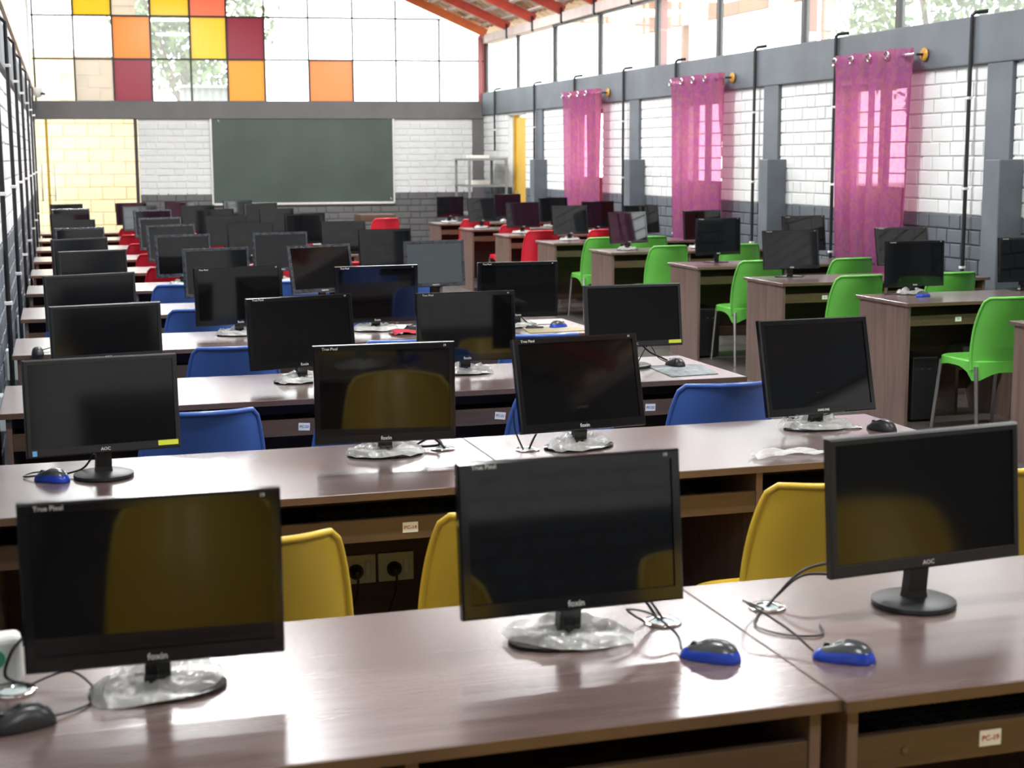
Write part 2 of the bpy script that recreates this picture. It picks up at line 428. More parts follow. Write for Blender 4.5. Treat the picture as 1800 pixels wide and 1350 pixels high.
# glass partition and door at the left
gp = tag(empty('door_2', fp(0, 0, 0), math.atan2(FU.y, FU.x)), 'frameless glass door with yellow edge and long steel handles beside the left wall', kind='structure')
M_dglass = glassy('door_pane', (.99, .98, .95), .90, gloss=.05, rough=.02)
bx('glass_leaf', M_dglass, .02, .17, -.005, .005, .02, 2.24, gp); bx('glass_leaf', M_dglass, .22, 1.545, -.005, .005, .02, 2.24, gp)
bx('edge_strip', M_gold, .175, .215, -.02, .02, 0, 2.24, gp); bx('post', M_mull, 1.535, 1.585, -.03, .03, 0, 2.245, gp)
for s in (.10, .30):
    h = link('door_handle', MB().tube([(s, -.06, .96), (s, -.06, 1.55)], .013, 8).mesh('door_handle', M_steel), gp)
    for z in (1.06, 1.44): link('handle_stud', MB().tube([(s, -.06, z), (.195, -.02, z)], .007, 6).mesh('handle_stud', M_steel), h)
# gable glazing: a grid of clear and coloured panes
gz = tag(empty('window_5'), 'glazed gable of clear and coloured square panes above the blackboard wall', kind='structure')
GS = [0.06, .67, 1.26, 1.85, 2.46, 3.03, 3.62, 4.32, 5.03, 5.73, 6.44, 7.13]
GZ = [2.52, 3.18, 3.845, 4.50, 5.16, 5.82, 6.48]
def pane_mat(name, c, t): return glassy(name, c, .0, trl=.5*t, trl_col=c, diff=.45, diff_col=tuple(x*.6 for x in c), gloss=.04, rough=.25)
PM = {'y': pane_mat('yellow_pane', (.95, .74, .10), .95), 'a': pane_mat('amber_pane', (.95, .56, .13), .95), 'o': pane_mat('orange_pane', (.95, .47, .10), .95),
      'p': pane_mat('peach_pane', (.97, .50, .23), .95), 'r': pane_mat('coral_pane', (.97, .40, .26), .95), 'm': pane_mat('maroon_pane', (.50, .11, .17), .9), 't': glassy('milky_pane', (1, .97, .9), .6, trl=.3, gloss=.05)}
LAY = ['..m..a.p...', '..o.ym.....', '.y.yr......', '....a..y...', '..y........', '...........']
def roof_at_s(s): return roof_z(fp(s, 0).x) - .02
for r in range(6):
    for c in range(11):
        s0, s1, z0, z1 = GS[c]+.012, GS[c+1]-.012, GZ[r]+.012, GZ[r+1]-.012
        za, zb = roof_at_s(s0), roof_at_s(s1)
        if z0 > za: continue
        poly = [(s0, z0), (s1, z0), (s1, z1), (s0, z1)]
        out = []
        for i in range(4):
            p, q = poly[i], poly[(i+1) % 4]
            dp, dq = roof_at_s(p[0])-p[1], roof_at_s(q[0])-q[1]
            if dp >= 0: out.append(p)
            if dp*dq < 0:
                t = dp/(dp-dq); out.append((p[0]+(q[0]-p[0])*t, p[1]+(q[1]-p[1])*t))
        if len(out) < 3: continue
        mb = MB(); nn = len(out)
        mb.v = [tuple(fp(s, z, d_)) for d_ in (-.006, .0) for s, z in out]
        mb.f = [tuple(range(nn)), tuple(range(2*nn-1, nn-1, -1))] + [(i, (i+1) % nn, nn+(i+1) % nn, nn+i) for i in range(nn)]
        k = LAY[r][c]; o = link('pane', mb.mesh('pane', M_glass if k == '.' else PM[k]), gz)
        if k != '.': o['label'] = {'y': 'yellow', 'a': 'amber', 'o': 'orange', 'p': 'peach orange', 'r': 'coral red', 'm': 'maroon'}[k] + ' opaque pane'
for s in GS[:-1]:
    if roof_at_s(s) > 2.6: fbox('glazing_bar', M_mull, s-.014, s+.014, 2.52, roof_at_s(s), -.02, .02, gz)
fbox('glazing_bar', M_redpost, 7.08, 7.14, 2.52, ZE, -.02, .06, gz)
for z in GZ[1:]:
    x = XR - (z-ZE)/SL; se = S_END if z < ZE else (x-XL)/(XR-XL)*S_END
    fbox('glazing_bar', M_mull, .03, se, z-.013, z+.013, -.018, .018, gz)
# back wall behind the camera, glazed above
wb = tag(empty('wall_back'), 'brown plastered wall behind the camera', kind='structure')
bx('plaster_face', M_brown, XL-.2, XR+.2, YB-.25, YB, 0, 6.9, wb)

bx('white_mortar', M_white_m, 2.3, XR, YB-.02, YB+.012, .8, 1.93, wb)
brick_field(wb, Vector((XR, YB+.012, 0)), Vector((-1, 0, 0)), Vector((0, 1, 0)), 0, XR-2.3, .125, 1.92, [], .8, 'g', limit=0)

# roof: rafters, battens, clay tiles -------------------------------------
ce = tag(empty('ceiling'), 'sloping clay tile roof seen from below on red steel rafters', kind='structure')
ang = math.atan(SL)
def slope_pt(d, y, h): # d metres up the slope from the right eave (x=XR), h above the rafter bottom line
    return Vector((XR - d*math.cos(ang) + h*math.sin(ang)*-1*-1, y, ZE + d*math.sin(ang) + h*math.cos(ang)))
LEN = (XR-XL)/math.cos(ang)
def sbox(d0, d1, y0, y1, h0, h1, mb=None):
    mb = mb or MB(); b = len(mb.v)
    P = [slope_pt(d, y, h) for h in (h0, h1) for d, y in ((d0, y0), (d1, y0), (d1, y1), (d0, y1))]
    mb.v += [tuple(p) for p in P]
    for f in ((0,1,2,3),(7,6,5,4),(4,5,1,0),(5,6,2,1),(6,7,3,2),(7,4,0,3)): mb.f.append(tuple(b+i for i in f))
    return mb
RY = [24.25 - 1.335*k for k in range(21)]
M_raf1 = mat('orange_rafter', (.80, .20, .06), .45, noise=.15, nscale=6)
for k, y in enumerate(RY):
    yy = y if k else 24.22
    link('rafter', sbox(.0, LEN, yy-.035, yy+.035, 0, .13).mesh('rafter', M_raf1 if k == 0 else M_red, .004, 1), ce)
    if 0 < k < 6:
        link('rafter_strap', MB().box(XR-.04, XR-.01, y-.06, y-.02, ZE-.12, ZE+.1).mesh('rafter_strap', M_pipe), ce)
for q in range(25):
    dd = .1 + q*.31
    if dd < LEN: link('batten', sbox(dd, dd+.045, YB, fy(XR - dd*math.cos(ang))+.0, .13, .165).mesh('batten', M_eave), ce)
def tile_pts(mb, d, y, w=.235, l=.34, drop=0):
    b = len(mb.v)
    for e, hh in ((0, .175+drop), (l, .20+drop)):
        for t in range(6):
            a = t/5; mb.v.append(tuple(slope_pt(d+e, y + (a-.5)*w, hh + .028*math.sin(a*PI*2))))
    for t in range(5): mb.f.append((b+t, b+t+1, b+7+t, b+6+t))
    # thickness at the lower edge
    for t in range(6): v = mb.v[b+t]; mb.v.append((v[0], v[1], v[2]+.016))
    for t in range(5): mb.f.append((b+12+t, b+12+t+1, b+t+1, b+t))
tl = []
for r in range(25):
    for c in range(int((25-YB)/.235)):
        d, y = .0 + r*.31, YB + .12 + c*.235
        if d < LEN: tl.append((d, y))
def tvis(t):
    p = slope_pt(t[0]+.15, t[1], .18); X = proj(p); return 0 < X[0] < 1800 and -10 < X[1] < 200 and p.y > 2 and p.y < 24.4
tv = sorted([t for t in tl if tvis(t)], key=lambda t: t[1])[:300]; tvs = set(tv)
tmesh = []
rest = MB()
for t in tl:
    if t in tvs:
        mb = MB(); tile_pts(mb, t[0], t[1], drop=random.uniform(-.01, .012)); link('roof_tile', mb.mesh('roof_tile', random.choice([M_clay, M_clay2, M_clay2])), ce)
    else: tile_pts(rest, t[0], t[1])
tag(link('roof_tiles', rest.mesh('roof_tiles', M_clay), ce), kind='stuff')
link('roof_deck', sbox(-.3, LEN+.2, YB-.3, 25.4, .255, .27).mesh('roof_deck', M_clay2), ce)
# fluorescent battens added out of view under the rafters as fill light
M_tube = mat('fill_tube', (1, .98, .93), .4, emit=14)
for i, (y, pw) in enumerate(((-1.2, .5), (2.6, .6), (6.4, .75), (10.2, .8), (14.0, .85), (17.6, .85), (20.9, 1.1))):
    for j, x in enumerate((1.0, 4.6)):
        t = empty('added_lamp', (x, y, 4.15), 0, 'added fluorescent fill lamp, unseen under the rafters, %s side, number %s from the back' % (('left', 'right')[j], ORDL[i]), 'lamp', 'added fill lamps')
        bx('housing', M_clip, -.6, .6, -.045, .045, .03, .09, t, .006)
        link('tube', MB().tube([(-.58, 0, 0), (.58, 0, 0)], .016, 8).mesh('tube', M_tube), t)
        for q in (-.5, .5): link('hanger', MB().tube([(q, 0, .09), (q, 0, roof_z(x+q)-4.15+.02)], .006, 6).mesh('hanger', M_pipe), t)
        area('fill_light', (x, y, 4.13), (0, 0, 0), 1.15, .12, FILL_W, (.97, .985, 1)).data.energy = FILL_W*pw
# conduits ---------------------------------------------------------------
def conduit(x, y, z0, z1, side, label, clips, hook=True):
    t = empty('conduit', (x, y, z0), 0, label, 'conduit', 'black conduits down the %s wall' % side)
    h = z1-z0; sx = 1 if side == 'right' else -1
    pts = [(0, 0, 0), (0, 0, h*.5), (0, 0, h-.02), (0, 0, h)]
    if hook: pts += [(sx*.02, -.01, h+.02), (sx*(.10 if side == 'right' else .035), -.06, h+.03)]
    link('pipe', MB().tube(pts, .016 if side == 'right' else .0125, 8).mesh('pipe', M_pipe, smooth=True), t)
    for z in clips:
        if z0 < z < z1: link('clip', MB().box(-.02, .02, -.02, .02, z-z0-.010, z-z0+.010).mesh('clip', M_clip, .003, 1), t)
    return t
for i, (y, zb) in enumerate(((23.4, 1.72), (21.3, .5), (19.5, .6), (17.65, .5), (16.0, .5), (13.97, .5), (12.33, .4), (10.22, .4))):
    conduit(XR-.075, y, zb, 2.67, 'right', ['black conduit ending halfway down beside the steel rack', 'black conduit just left of the stub pillar past the rack', 'black conduit hidden behind the farthest curtain', 'black conduit right of the farthest curtain', 'black conduit left behind the middle curtain', 'black conduit between the middle curtain and the next pillar', 'black conduit down the left edge of the nearest curtain', 'black conduit at the right, nearest the camera on the right wall'][i], (2.05, 1.36, .75))
for i, y in enumerate((6.0, 8.0, 10.08, 12.1, 14.2, 16.7, 18.95, 21.3)):
    conduit(XL+.06, y, .45, 2.43+.018*i, 'left', ['first', 'second', 'third', 'fourth', 'fifth', 'sixth', 'seventh', 'last'][i] + ' black conduit from the camera along the left wall', (2.2, 1.45, .9))
link_pipe = tag(link('conduit', MB().tube([(XL+.05, 6.5, 2.53), (XL+.05, 12, 2.55), (XL+.05, 24.5, 2.62)], .014, 6).mesh('conduit', mat('beige_pipe', (.55, .42, .28), .5), smooth=True)), 'thin beige conduit running along the top of the left wall band', 'conduit')
for i, (y, z) in enumerate(((6.9, .5), (8.16, .55), (10.4, .505), (12.6, .46), (14.6, .43))):
    t = empty('switch_box', (XL+.075, y, z-.07), 0, ['nearest', 'second', 'third', 'fourth', 'farthest'][i] + ' pale grey switch box on the left wall beside the desks', 'switch box', 'switch boxes on the left wall')
    bx('case', M_box, -.05, .04, -.0, .10, 0, .16, t, .006); bx('cover_line', M_clip, .04, .043, .02, .08, .03, .13, t)
# cctv
t = empty('security_camera', (XL+.1, 24.6, 2.62), 0, 'small white dome security camera in the far left corner above the beam', 'camera')
link('housing', MB().lathe([(.0, .10), (.07, .09), (.085, .03), (.07, -.02), (.03, -.06), (.0, -.065)], 16).mesh('housing', M_clip, smooth=True), t)
link('lens', MB().tube([(.05, -.06, -.0), (.10, -.10, -.01)], .018, 8).mesh('lens', M_blk), t)
bx('bracket', M_clip, -.1, 0, -.03, .03, -.03, .05, t)

# ------------------------------------------------------------ curtains
def curtain_mat():
    m = bpy.data.materials.new('sheer_curtain'); m.use_nodes = True; N, L = nt(m); N.remove(N['Principled BSDF'])
    tc = N.new('ShaderNodeTexCoord'); nz = N.new('ShaderNodeTexNoise'); nz.inputs['Scale'].default_value = 16; nz.inputs['Detail'].default_value = 2; nz.inputs['Distortion'].default_value = 2.0
    mp = N.new('ShaderNodeMapping'); mp.inputs['Scale'].default_value = (1, 1, .55); L.new(tc.outputs['Object'], mp.inputs[0]); L.new(mp.outputs[0], nz.inputs[0])
    st = N.new('ShaderNodeMapRange'); st.inputs[1].default_value = .48; st.inputs[2].default_value = .54; L.new(nz.outputs[0], st.inputs[0])
    mc = N.new('ShaderNodeMix'); mc.data_type = 'RGBA'; L.new(st.outputs[0], mc.inputs[0])
    mc.inputs[6].default_value = (.33, .10, .32, 1); mc.inputs[7].default_value = (.36, .13, .24, 1)
    mt = N.new('ShaderNodeMix'); mt.data_type = 'RGBA'; L.new(st.outputs[0], mt.inputs[0])
    mt.inputs[6].default_value = (.80, .20, .40, 1); mt.inputs[7].default_value = (.88, .32, .36, 1)
    df = N.new('ShaderNodeBsdfDiffuse'); L.new(mc.outputs[2], df.inputs[0])
    tr = N.new('ShaderNodeBsdfTranslucent'); L.new(mt.outputs[2], tr.inputs[0])
    tp = N.new('ShaderNodeBsdfTransparent'); tp.inputs[0].default_value = (.62, .30, .40, 1)
    gl = N.new('ShaderNodeBsdfGlossy'); gl.inputs['Roughness'].default_value = .4; gl.inputs[0].default_value = (1, .6, .8, 1)
    def mx(a, b, f):
        q = N.new('ShaderNodeMixShader'); q.inputs[0].default_value = f; L.new(a, q.inputs[1]); L.new(b, q.inputs[2]); return q.outputs[0]
    c = mx(df.outputs[0], tr.outputs[0], .38); c = mx(c, tp.outputs[0], .30); c = mx(c, gl.outputs[0], .04)
    L.new(c, N['Material Output'].inputs[0]); return m
M_curt = curtain_mat()
for k, (a, b) in enumerate(((10.88, 12.03), (14.5, 15.72), (18.2, 19.47))):
    w = b-a; zt, zb = 2.475, .50
    nm = ('nearest', 'middle', 'farthest')[k]
    t = empty('curtain', (XR-.20, a, 0), 0, '%s sheer pink and purple curtain hanging on the right wall' % nm, 'curtain', 'sheer curtains on the right wall')
    def cf(u, v, k=k, w=w):
        z = zb + (zt-zb)*v; sq = 1 - .13*(1-v)*(1 if k == 0 else .5) - .0
        yy = (u-.5)*w*sq + w*.5 + (.03*(1-v) if k == 0 else 0)
        amp = .078*(.6+.4*v) ; ph = u*PI*2*4
        q = math.sin(ph + .35*math.sin(3*v+k)); q = math.copysign(abs(q)**.6, q)
        return (amp*q + .010*math.sin(23*u+5*v)*(1-v), yy + .030*math.sin(ph*2)*(1-v*.3), z)
    link('fabric', MB().grid(cf, 110, 16).mesh('fabric', M_curt, smooth='all'), t)
    for i in range(4):
        x, yy, z = cf((i+.75)/4, 1)
        pts = [(x-.010, yy + .030*math.cos(q/14*2*PI), 2.42 + .030*math.sin(q/14*2*PI)) for q in range(15)]
        link('eyelet', MB().tube(pts, .008, 6, cap=False).mesh('eyelet', M_chrome, smooth=True), t)
    r = empty('curtain_rod', (XR-.19, a-.06, 2.42), 0, 'chrome curtain rod with a round wooden end cap holding the %s curtain' % nm, 'curtain rod', 'curtain rods on the right wall')
    link('rod', MB().tube([(0, 0, 0), (0, w+.12, 0)], .014, 8).mesh('rod', M_chrome, smooth=True), r)
    link('rod', MB().tube([(.0, .055, 0), (.12, .055, 0)], .010, 8).mesh('bracket', M_blk), r).name = 'bracket'
    link('bracket', MB().tube([(.0, w+.12, 0), (.13, w+.12, 0)], .010, 8).mesh('bracket', M_blk), r)
    link('end_cap', MB().lathe([(.0, -.012), (.045, -.012), (.055, 0), (.045, .012), (0, .012)], 16).mesh('end_cap', M_finial, smooth=True), r, (.115, .055, 0), (0, PI/2, 0))
    link('knob', MB().lathe([(.0, -.03), (.022, -.02), (.026, 0), (.018, .02), (0, .026)], 10).mesh('knob', M_blk, smooth=True), r, (0, w+.15, 0), (PI/2, 0, 0))

# ------------------------------------------------------------ chairs
def ring_pts(n=44, a=.215, b=.205, e=5):
    P = []
    for k in range(n):
        t = 2*PI*k/n; c, s = math.cos(t), math.sin(t)
        r = (abs(c)**e + abs(s)**e)**(-1/e); P.append((a*c*r, b*s*r))
    return P
def seat_mesh(m):
    P = ring_pts(); mb = MB(); n = len(P)
    def ring(scale, zf):
        b = len(mb.v)
        for x, y in P: mb.v.append((x*scale, y*scale, zf(x, y)))
        return b
    def skirt(x, y):
        cx, cy = abs(x)/.215, y/.205
        corner = (cx*abs(cy))**3
        return .448 - (.035 + corner*(.055 if y > 0 else .115) + (.03 if y < -.15 else 0))
    r0 = ring(.35, lambda x, y: .438); r1 = ring(.8, lambda x, y: .442); r2 = ring(.95, lambda x, y: .452)
    r3 = ring(1.0, lambda x, y: .446); r4 = ring(1.015, skirt)
    r5 = ring(.975, lambda x, y: skirt(x, y)); r6 = ring(.95, lambda x, y: .436); r7 = ring(.35, lambda x, y: .428)
    L = [r0, r1, r2, r3, r4, r5, r6, r7]
    mb.f.append(tuple(r0+k for k in range(n))); mb.f.append(tuple(r7+k for k in reversed(range(n))))
    for a, b in zip(L[:-1], L[1:]):
        for k in range(n): k2 = (k+1) % n; mb.f.append((a+k, a+k2, b+k2, b+k))
    return mb.mesh('seat', m, smooth=True)
def back_fn(u, v):
    uu = (u-.5)*2
    hw = .210 - .036*v**2.6
    z = .40 + .415*v
    cr = max(0, abs(uu)-.86)/.14
    z -= (.022*cr*cr)*(v**6); hw2 = hw*(1 - .0*cr)
    z += .010*(1-uu*uu)*v**3
    y = -.200 - .135*v**1.35 + .115*(abs(uu)**2.2)*(.3+.7*v) + .012*math.sin(v*PI)
    return (uu*hw2, y, z)
def back_mesh(m):
    mb = MB().grid(back_fn, 18, 12); me = mb.mesh('backrest', None, solid=.007)
    rim = [back_fn(0, v/12) for v in range(0, 12)] + [back_fn(u/18, 1) for u in range(0, 19)] + [back_fn(1, v/12) for v in range(11, -1, -1)]
    mb2 = MB().tube(rim, .0085, 8); me2 = mb2.mesh('rim', None)
    bm = bmesh.new(); bm.from_mesh(me); bm.from_mesh(me2); bm.to_mesh(me); bm.free()
    for p in me.polygons: p.use_smooth = True
    me.set_sharp_from_angle(angle=1.0); me.materials.append(m); return me
CM = {}
for c, m in CH.items(): CM[c] = (seat_mesh(m), back_mesh(m))
leg_me = {}
for sx in (-1, 1):
    for sy in (-1, 1):
        leg_me[(sx, sy)] = MB().tube([(sx*.19, sy*.18 if sy > 0 else -.185, .42), (sx*.205, (.235 if sy > 0 else -.245), .002)], .0115, 8).mesh('leg', M_steel, smooth=True)
CPROTO = {}
def chair(color, x, y, rz, label, group):
    if color not in CPROTO:
        t = empty('plastic_chair', (x, y, 0), rz)
        link('seat', CM[color][0], t); link('backrest', CM[color][1], t)
        for k in leg_me: link('leg', leg_me[k], t)
        CPROTO[color] = t
    else:
        s = CPROTO[color]; t = s.copy(); COL.objects.link(t); t.location = (x, y, 0); t.rotation_euler = (0, 0, rz)
        for ch in s.children: q = ch.copy(); COL.objects.link(q); q.parent = t
    tag(t, label, 'chair', group); return t

# ------------------------------------------------------------ desks
FRONT = [None, 2.07, 3.81, 5.42, 7.05, 8.66, 10.31, 11.94, 13.56, 15.2, 16.93, 18.6]
ORD = [None, 'first', 'second', 'third', 'fourth', 'fifth', 'sixth', 'seventh', 'eighth', 'ninth', 'tenth', 'eleventh']
def desk(x0, x1, yf, depth, stations, label, group, stickers, open_left=False):
    t = empty('computer_desk', (x0, yf, 0), 0, label, 'desk', group)
    w = x1-x0
    top = link('desktop', MB().box(0, w, 0, depth, .727, .748).mesh('desktop', M_desk, .002, 1), t)
    bx('edge_strip', M_edge, 0, w, -.002, .001, .728, .747, t)
    for x in (.0, w-.02): bx('side_panel', M_side, x+(.02 if x == 0 else -.02), x+.02+(.02 if x == 0 else -.02), .03, depth-.02, 0, .727, t, .001, seg=1)
    bx('back_panel', M_dark, .04, w-.04, depth-.06, depth-.045, .12, .727, t)
    n = stations; sw = (w-.04)/n
    for k in range(1, n): bx('divider', M_side, .02+k*sw-.01, .02+k*sw+.01, .035, depth-.05, .0, .727, t)
    for k in range(n):
        a, b = .04+k*sw + (.0 if k == 0 else -.008), .02+(k+1)*sw-(.02 if k == n-1 else .012)
        tr = bx('keyboard_tray', M_dark, a, b, .05, .40, .612, .628, t)
        fr = bx('tray_front', M_dark, a, b, .034, .05, .606, .668, tr, .001, seg=1)
        link('lock', MB().tube([(a+.09, .034, .637), (a+.09, .030, .637)], .006, 8).mesh('lock', M_edge), tr)
        if stickers and k in stickers:
            txt, ink, pos, tilt = stickers[k]
            st = link('number_sticker', MB().box(-.021, .021, -.001, 0, -.014, .014).mesh('number_sticker', M_wht_st), tr, (pos-x0, .0335, .639), (0, tilt, 0))
            # lettering sits on the sticker
            lt = link('sticker_text', text_mesh(txt, .0135, M_inkr if ink == 'r' else M_ink, .0002), tr, (pos-x0, .0315, .639), (PI/2, tilt, 0))
    return t
ST = {(1, 1): {0: ('PC-19', 'r', 1.475, 0)},
      (2, 0): {1: ('PC-14', 'r', .862, 0)},
      (3, 0): {1: ('PC-23', 'b', .828, .06)}, (3, 1): {0: ('PC-21', 'b', 1.582, .12), 1: ('PC-22', 'b', 2.2, .03)}}
for r in range(1, 12):
    yf = FRONT[r]
    for u, (x0, x1) in enumerate(((-.235, 1.178), (1.18, 2.6))):
        desk(x0, x1, yf + (.012 if (u == 0 and r == 1) else 0), .685, 2,
             '%s walnut computer desk in the %s row from the camera, middle block' % (('left', 'right')[u], ORD[r]),
             'desks of the middle block', ST.get((r, u)))
RF = [6.22, 7.84, 9.37, 10.98, 12.93, 14.55, 16.1, 17.65, 19.4]
RL = [4.8, 4.8, 4.75, 4.82, 4.82, 4.8, 4.78, 4.77, 4.8]
for r, yf in enumerate(RF):
    st = {0: ('PC-%d' % (50+r), 'b', [0, 5.168, 5.095, 5.205, 5.2, 5.2, 5.2, 5.2, 5.2][r], 0)} if 0 < r < 4 else None
    if st: st[0] = ('PC', 'b', st[0][2], 0)
    desk(RL[r], 6.4, yf, .62, 2, 'walnut computer desk, %s row from the camera in the block by the curtains' % ORD[r+1], 'desks of the right-hand block', st)

# ------------------------------------------------------------ monitors
MON = {'1a':(0.1187,2.416,-0.0287,-0.0127,0.4116,0.2795,0.0575,-0.0021),'1b':(0.8544,2.461,0.0348,0.1107,0.4245,0.2779,0.0655,0.003),'1c':(1.571,2.46,0.0552,0.0692,0.4264,0.266,0.0834,-0.0154),'2a':(0.0909,4.195,0.1691,0.105,0.4162,0.264,0.0729,0.0114),'2b':(0.8879,4.26,-0.0854,-0.0064,0.414,0.2904,0.0437,-0.0053),'2c':(1.483,4.192,0.139,0.25,0.4193,0.2842,0.0598,0.0055),'2d':(2.319,4.265,0.1354,0.2365,0.4186,0.3095,0.0513,0.01),'3a':(0.1516,5.825,0.1976,0.0514,0.4162,0.2111,0.1199,0.0014),'3b':(0.8917,5.813,0.1658,0.1473,0.4327,0.2811,0.0594,-0.0063),'3c':(1.556,5.833,0,0.0507,0.4122,0.281,0.0524,-0.0019),'3d':(2.264,5.782,0.0016,0.1336,0.4272,0.2606,0.088,-0.0005),'4a':(0.1286,7.396,0.204,0.0567,0.43,0.2613,0.0701,-0.0087),'4b':(0.8364,7.486,0.1027,0.0514,0.4382,0.2855,0.0554,-0.0108),'4c':(1.52,7.459,0.0472,-0.018,0.4289,0.2869,0.0435,0.0001),'4d':(2.243,7.386,-0.0319,-0.002,0.4255,0.2859,0.0511,0.0031),'5a':(0.1785,9.026,0.369,0.0645,0.4132,0.2717,0.0772,0.0042),'5b':(0.884,9.011,0.2965,0.0911,0.4158,0.2902,0.0589,0.0044),'5c':(1.517,9.006,0.329,0.2349,0.4275,0.2915,0.0681,-0.0008),'5d':(2.224,9.08,0.1306,0.0933,0.3989,0.2868,0.07467,0.0007),'6a':(0.1329,10.67,0.4745,0.0635,0.4157,0.2647,0.0724,0.0011),'6b':(0.8184,10.66,0.3642,0.0746,0.4155,0.2931,0.0579,0.0046),'6c':(1.492,10.67,0.2645,0.063,0.4168,0.2744,0.0791,0.0038),'6d':(2.248,10.67,0.2526,0.0627,0.4171,0.2792,0.0825,0.0064),'7a':(0.1517,12.3,0.4214,0.0636,0.4143,0.2665,0.0736,0.0037),'7b':(0.8573,12.29,0.3826,0.1032,0.4192,0.2908,0.0622,-0.0019),'7c':(1.487,12.3,0.3309,0.0628,0.4161,0.2752,0.0797,0.0052),'7d':(2.243,12.3,0.3368,0.0623,0.4154,0.2758,0.0801,0.0113),'8a':(0.1227,13.92,0.4511,0.0634,0.4142,0.2659,0.0732,0.0048),'8b':(0.874,13.91,0.3929,0.0955,0.4181,0.287,0.0631,-0.0004),'8c':(1.463,13.92,0.3206,0.0626,0.4168,0.277,0.0809,0.0033),'8d':(2.181,13.92,0.3413,0.0622,0.4178,0.2796,0.0827,0.0032),'9a':(0.1084,15.56,0.4689,0.0632,0.4171,0.2657,0.0731,-0.0026),'9b':(0.9073,15.56,0.4233,0.0845,0.4167,0.2807,0.0855,0.0021),'9c':(1.522,15.56,0.3428,0.0623,0.4172,0.2797,0.0828,0.0021),'9d':(2.15,15.56,0.4664,0.0621,0.4178,0.2779,0.0815,0.0025),'10a':(0.1242,17.29,0.2765,0.0634,0.4165,0.262,0.0705,-0.0015),'10b':(0.862,17.29,0.4074,0.0626,0.4156,0.2741,0.0789,0.0043),'10c':(1.503,17.29,0.4039,0.0625,0.4165,0.2726,0.0779,0.0041),'10d':(2.203,17.29,0.3334,0.0619,0.4174,0.2819,0.0844,0.0037),'11a':(0.094,18.96,0.4506,0.0632,0.4152,0.2646,0.0724,0.0027),'11b':(0.85,18.96,0.4788,0.0629,0.4166,0.2679,0.0746,0.0011),'11c':(1.438,18.96,0.4567,0.0625,0.4173,0.273,0.0782,0.0004),'11d':(2.137,18.96,0.4576,0.0622,0.418,0.2759,0.0802,0.0003),'R8e':(5.157,8.348,0.0287,0.0326,0.4248,0.2896,0.0474,0.0011),'R8f':(5.994,8.374,0.0623,0.0648,0.425,0.2877,0.0543,-0.0013),'R7e':(5.069,9.851,-0.0602,0.1372,0.4331,0.2821,0.0569,-0.0041),'R7f':(5.911,9.717,-0.0108,0.2183,0.4312,0.2796,0.0745,-0.0013),'R6e':(5.206,11.43,0.0946,0.0366,0.419,0.303,0.06207,0.0012),'R6f':(5.938,11.31,0.1377,0.1103,0.4239,0.2945,0.0831,-0.0011),'R5e':(5.125,13.25,0.2293,0.1719,0.4227,0.2975,0.0638,0.0015),'R5f':(5.878,13.26,0.1779,0.0871,0.4223,0.2783,0.0824,0.0013),'R4e':(5.146,15,0.1737,0.1657,0.4196,0.3045,0.06391,0.0053),'R4f':(5.893,14.86,0.163,0.1417,0.4226,0.2946,0.0698,0.0053),'R3e':(5.112,16.59,0.1912,0.1134,0.4233,0.2899,0.0672,-0.0015),'R3f':(5.973,16.45,0.1558,0.0547,0.4215,0.3057,0.0554,0.0016),'R2e':(5.035,18.05,0.3517,0.1674,0.4096,0.2927,0.08065,0.0022),'R2f':(5.947,18,0.2682,0.0786,0.4212,0.3039,0.0633,0.0013),'R1e':(5.06,19.78,0.2738,0.0069,0.4097,0.2734,0.07384,0.0018),'R1f':(5.867,19.76,0.2515,0.0742,0.4204,0.3024,0.07,0.0026)}
AOC = {'1c', '2a', '3a', '3d', '4a', '5a', '6a'}
SQ = {'2d', '5c', '5d', '6c', '5b', '6b'}
FILM = {'5b', '5c', '6b', '6c', '5d', '7b', '9b', '7a', '10a', '8b'}
def rframe(w, h, b, bb, d, r=.006):
    """bezel: outer rectangle w x h (bottom at 0), opening inset b, bottom inset bb; front face at y=0, thickness d"""
    o = [(-w/2, 0), (w/2, 0), (w/2, h), (-w/2, h)]; i = [(-w/2+b, bb), (w/2-b, bb), (w/2-b, h-b), (-w/2+b, h-b)]
    c = .004; o2 = [(-w/2+c, c), (w/2-c, c), (w/2-c, h-c), (-w/2+c, h-c)]
    mb = MB()
    for P, y in ((o, d), (o, c), (o2, 0), (i, 0.0), (i, .006)):
        for x, z in P: mb.v.append((x, y, z))
    for a in range(0, 16, 4):
        for k in range(4): k2 = (k+1) % 4; mb.f.append((a+k, a+k2, a+4+k2, a+4+k))
    mb.f.append((0, 1, 2, 3))
    return mb
def back_shell(w, h, d):
    mb = MB()
    rings = [(1, 1, d), (.97, .95, d+.012), (.62, .55, d+.035), (.5, .42, d+.038)]
    for fx, fz, y in rings:
        for sx, sz in ((-1, -1), (1, -1), (1, 1), (-1, 1)): mb.v.append((sx*fx*w/2, y, h/2 + sz*fz*h/2))
    for a in range(0, 12, 4):
        for k in range(4): k2 = (k+1) % 4; mb.f.append((a+k, a+k2, a+4+k2, a+4+k))
    mb.f.append((12, 13, 14, 15)); return mb
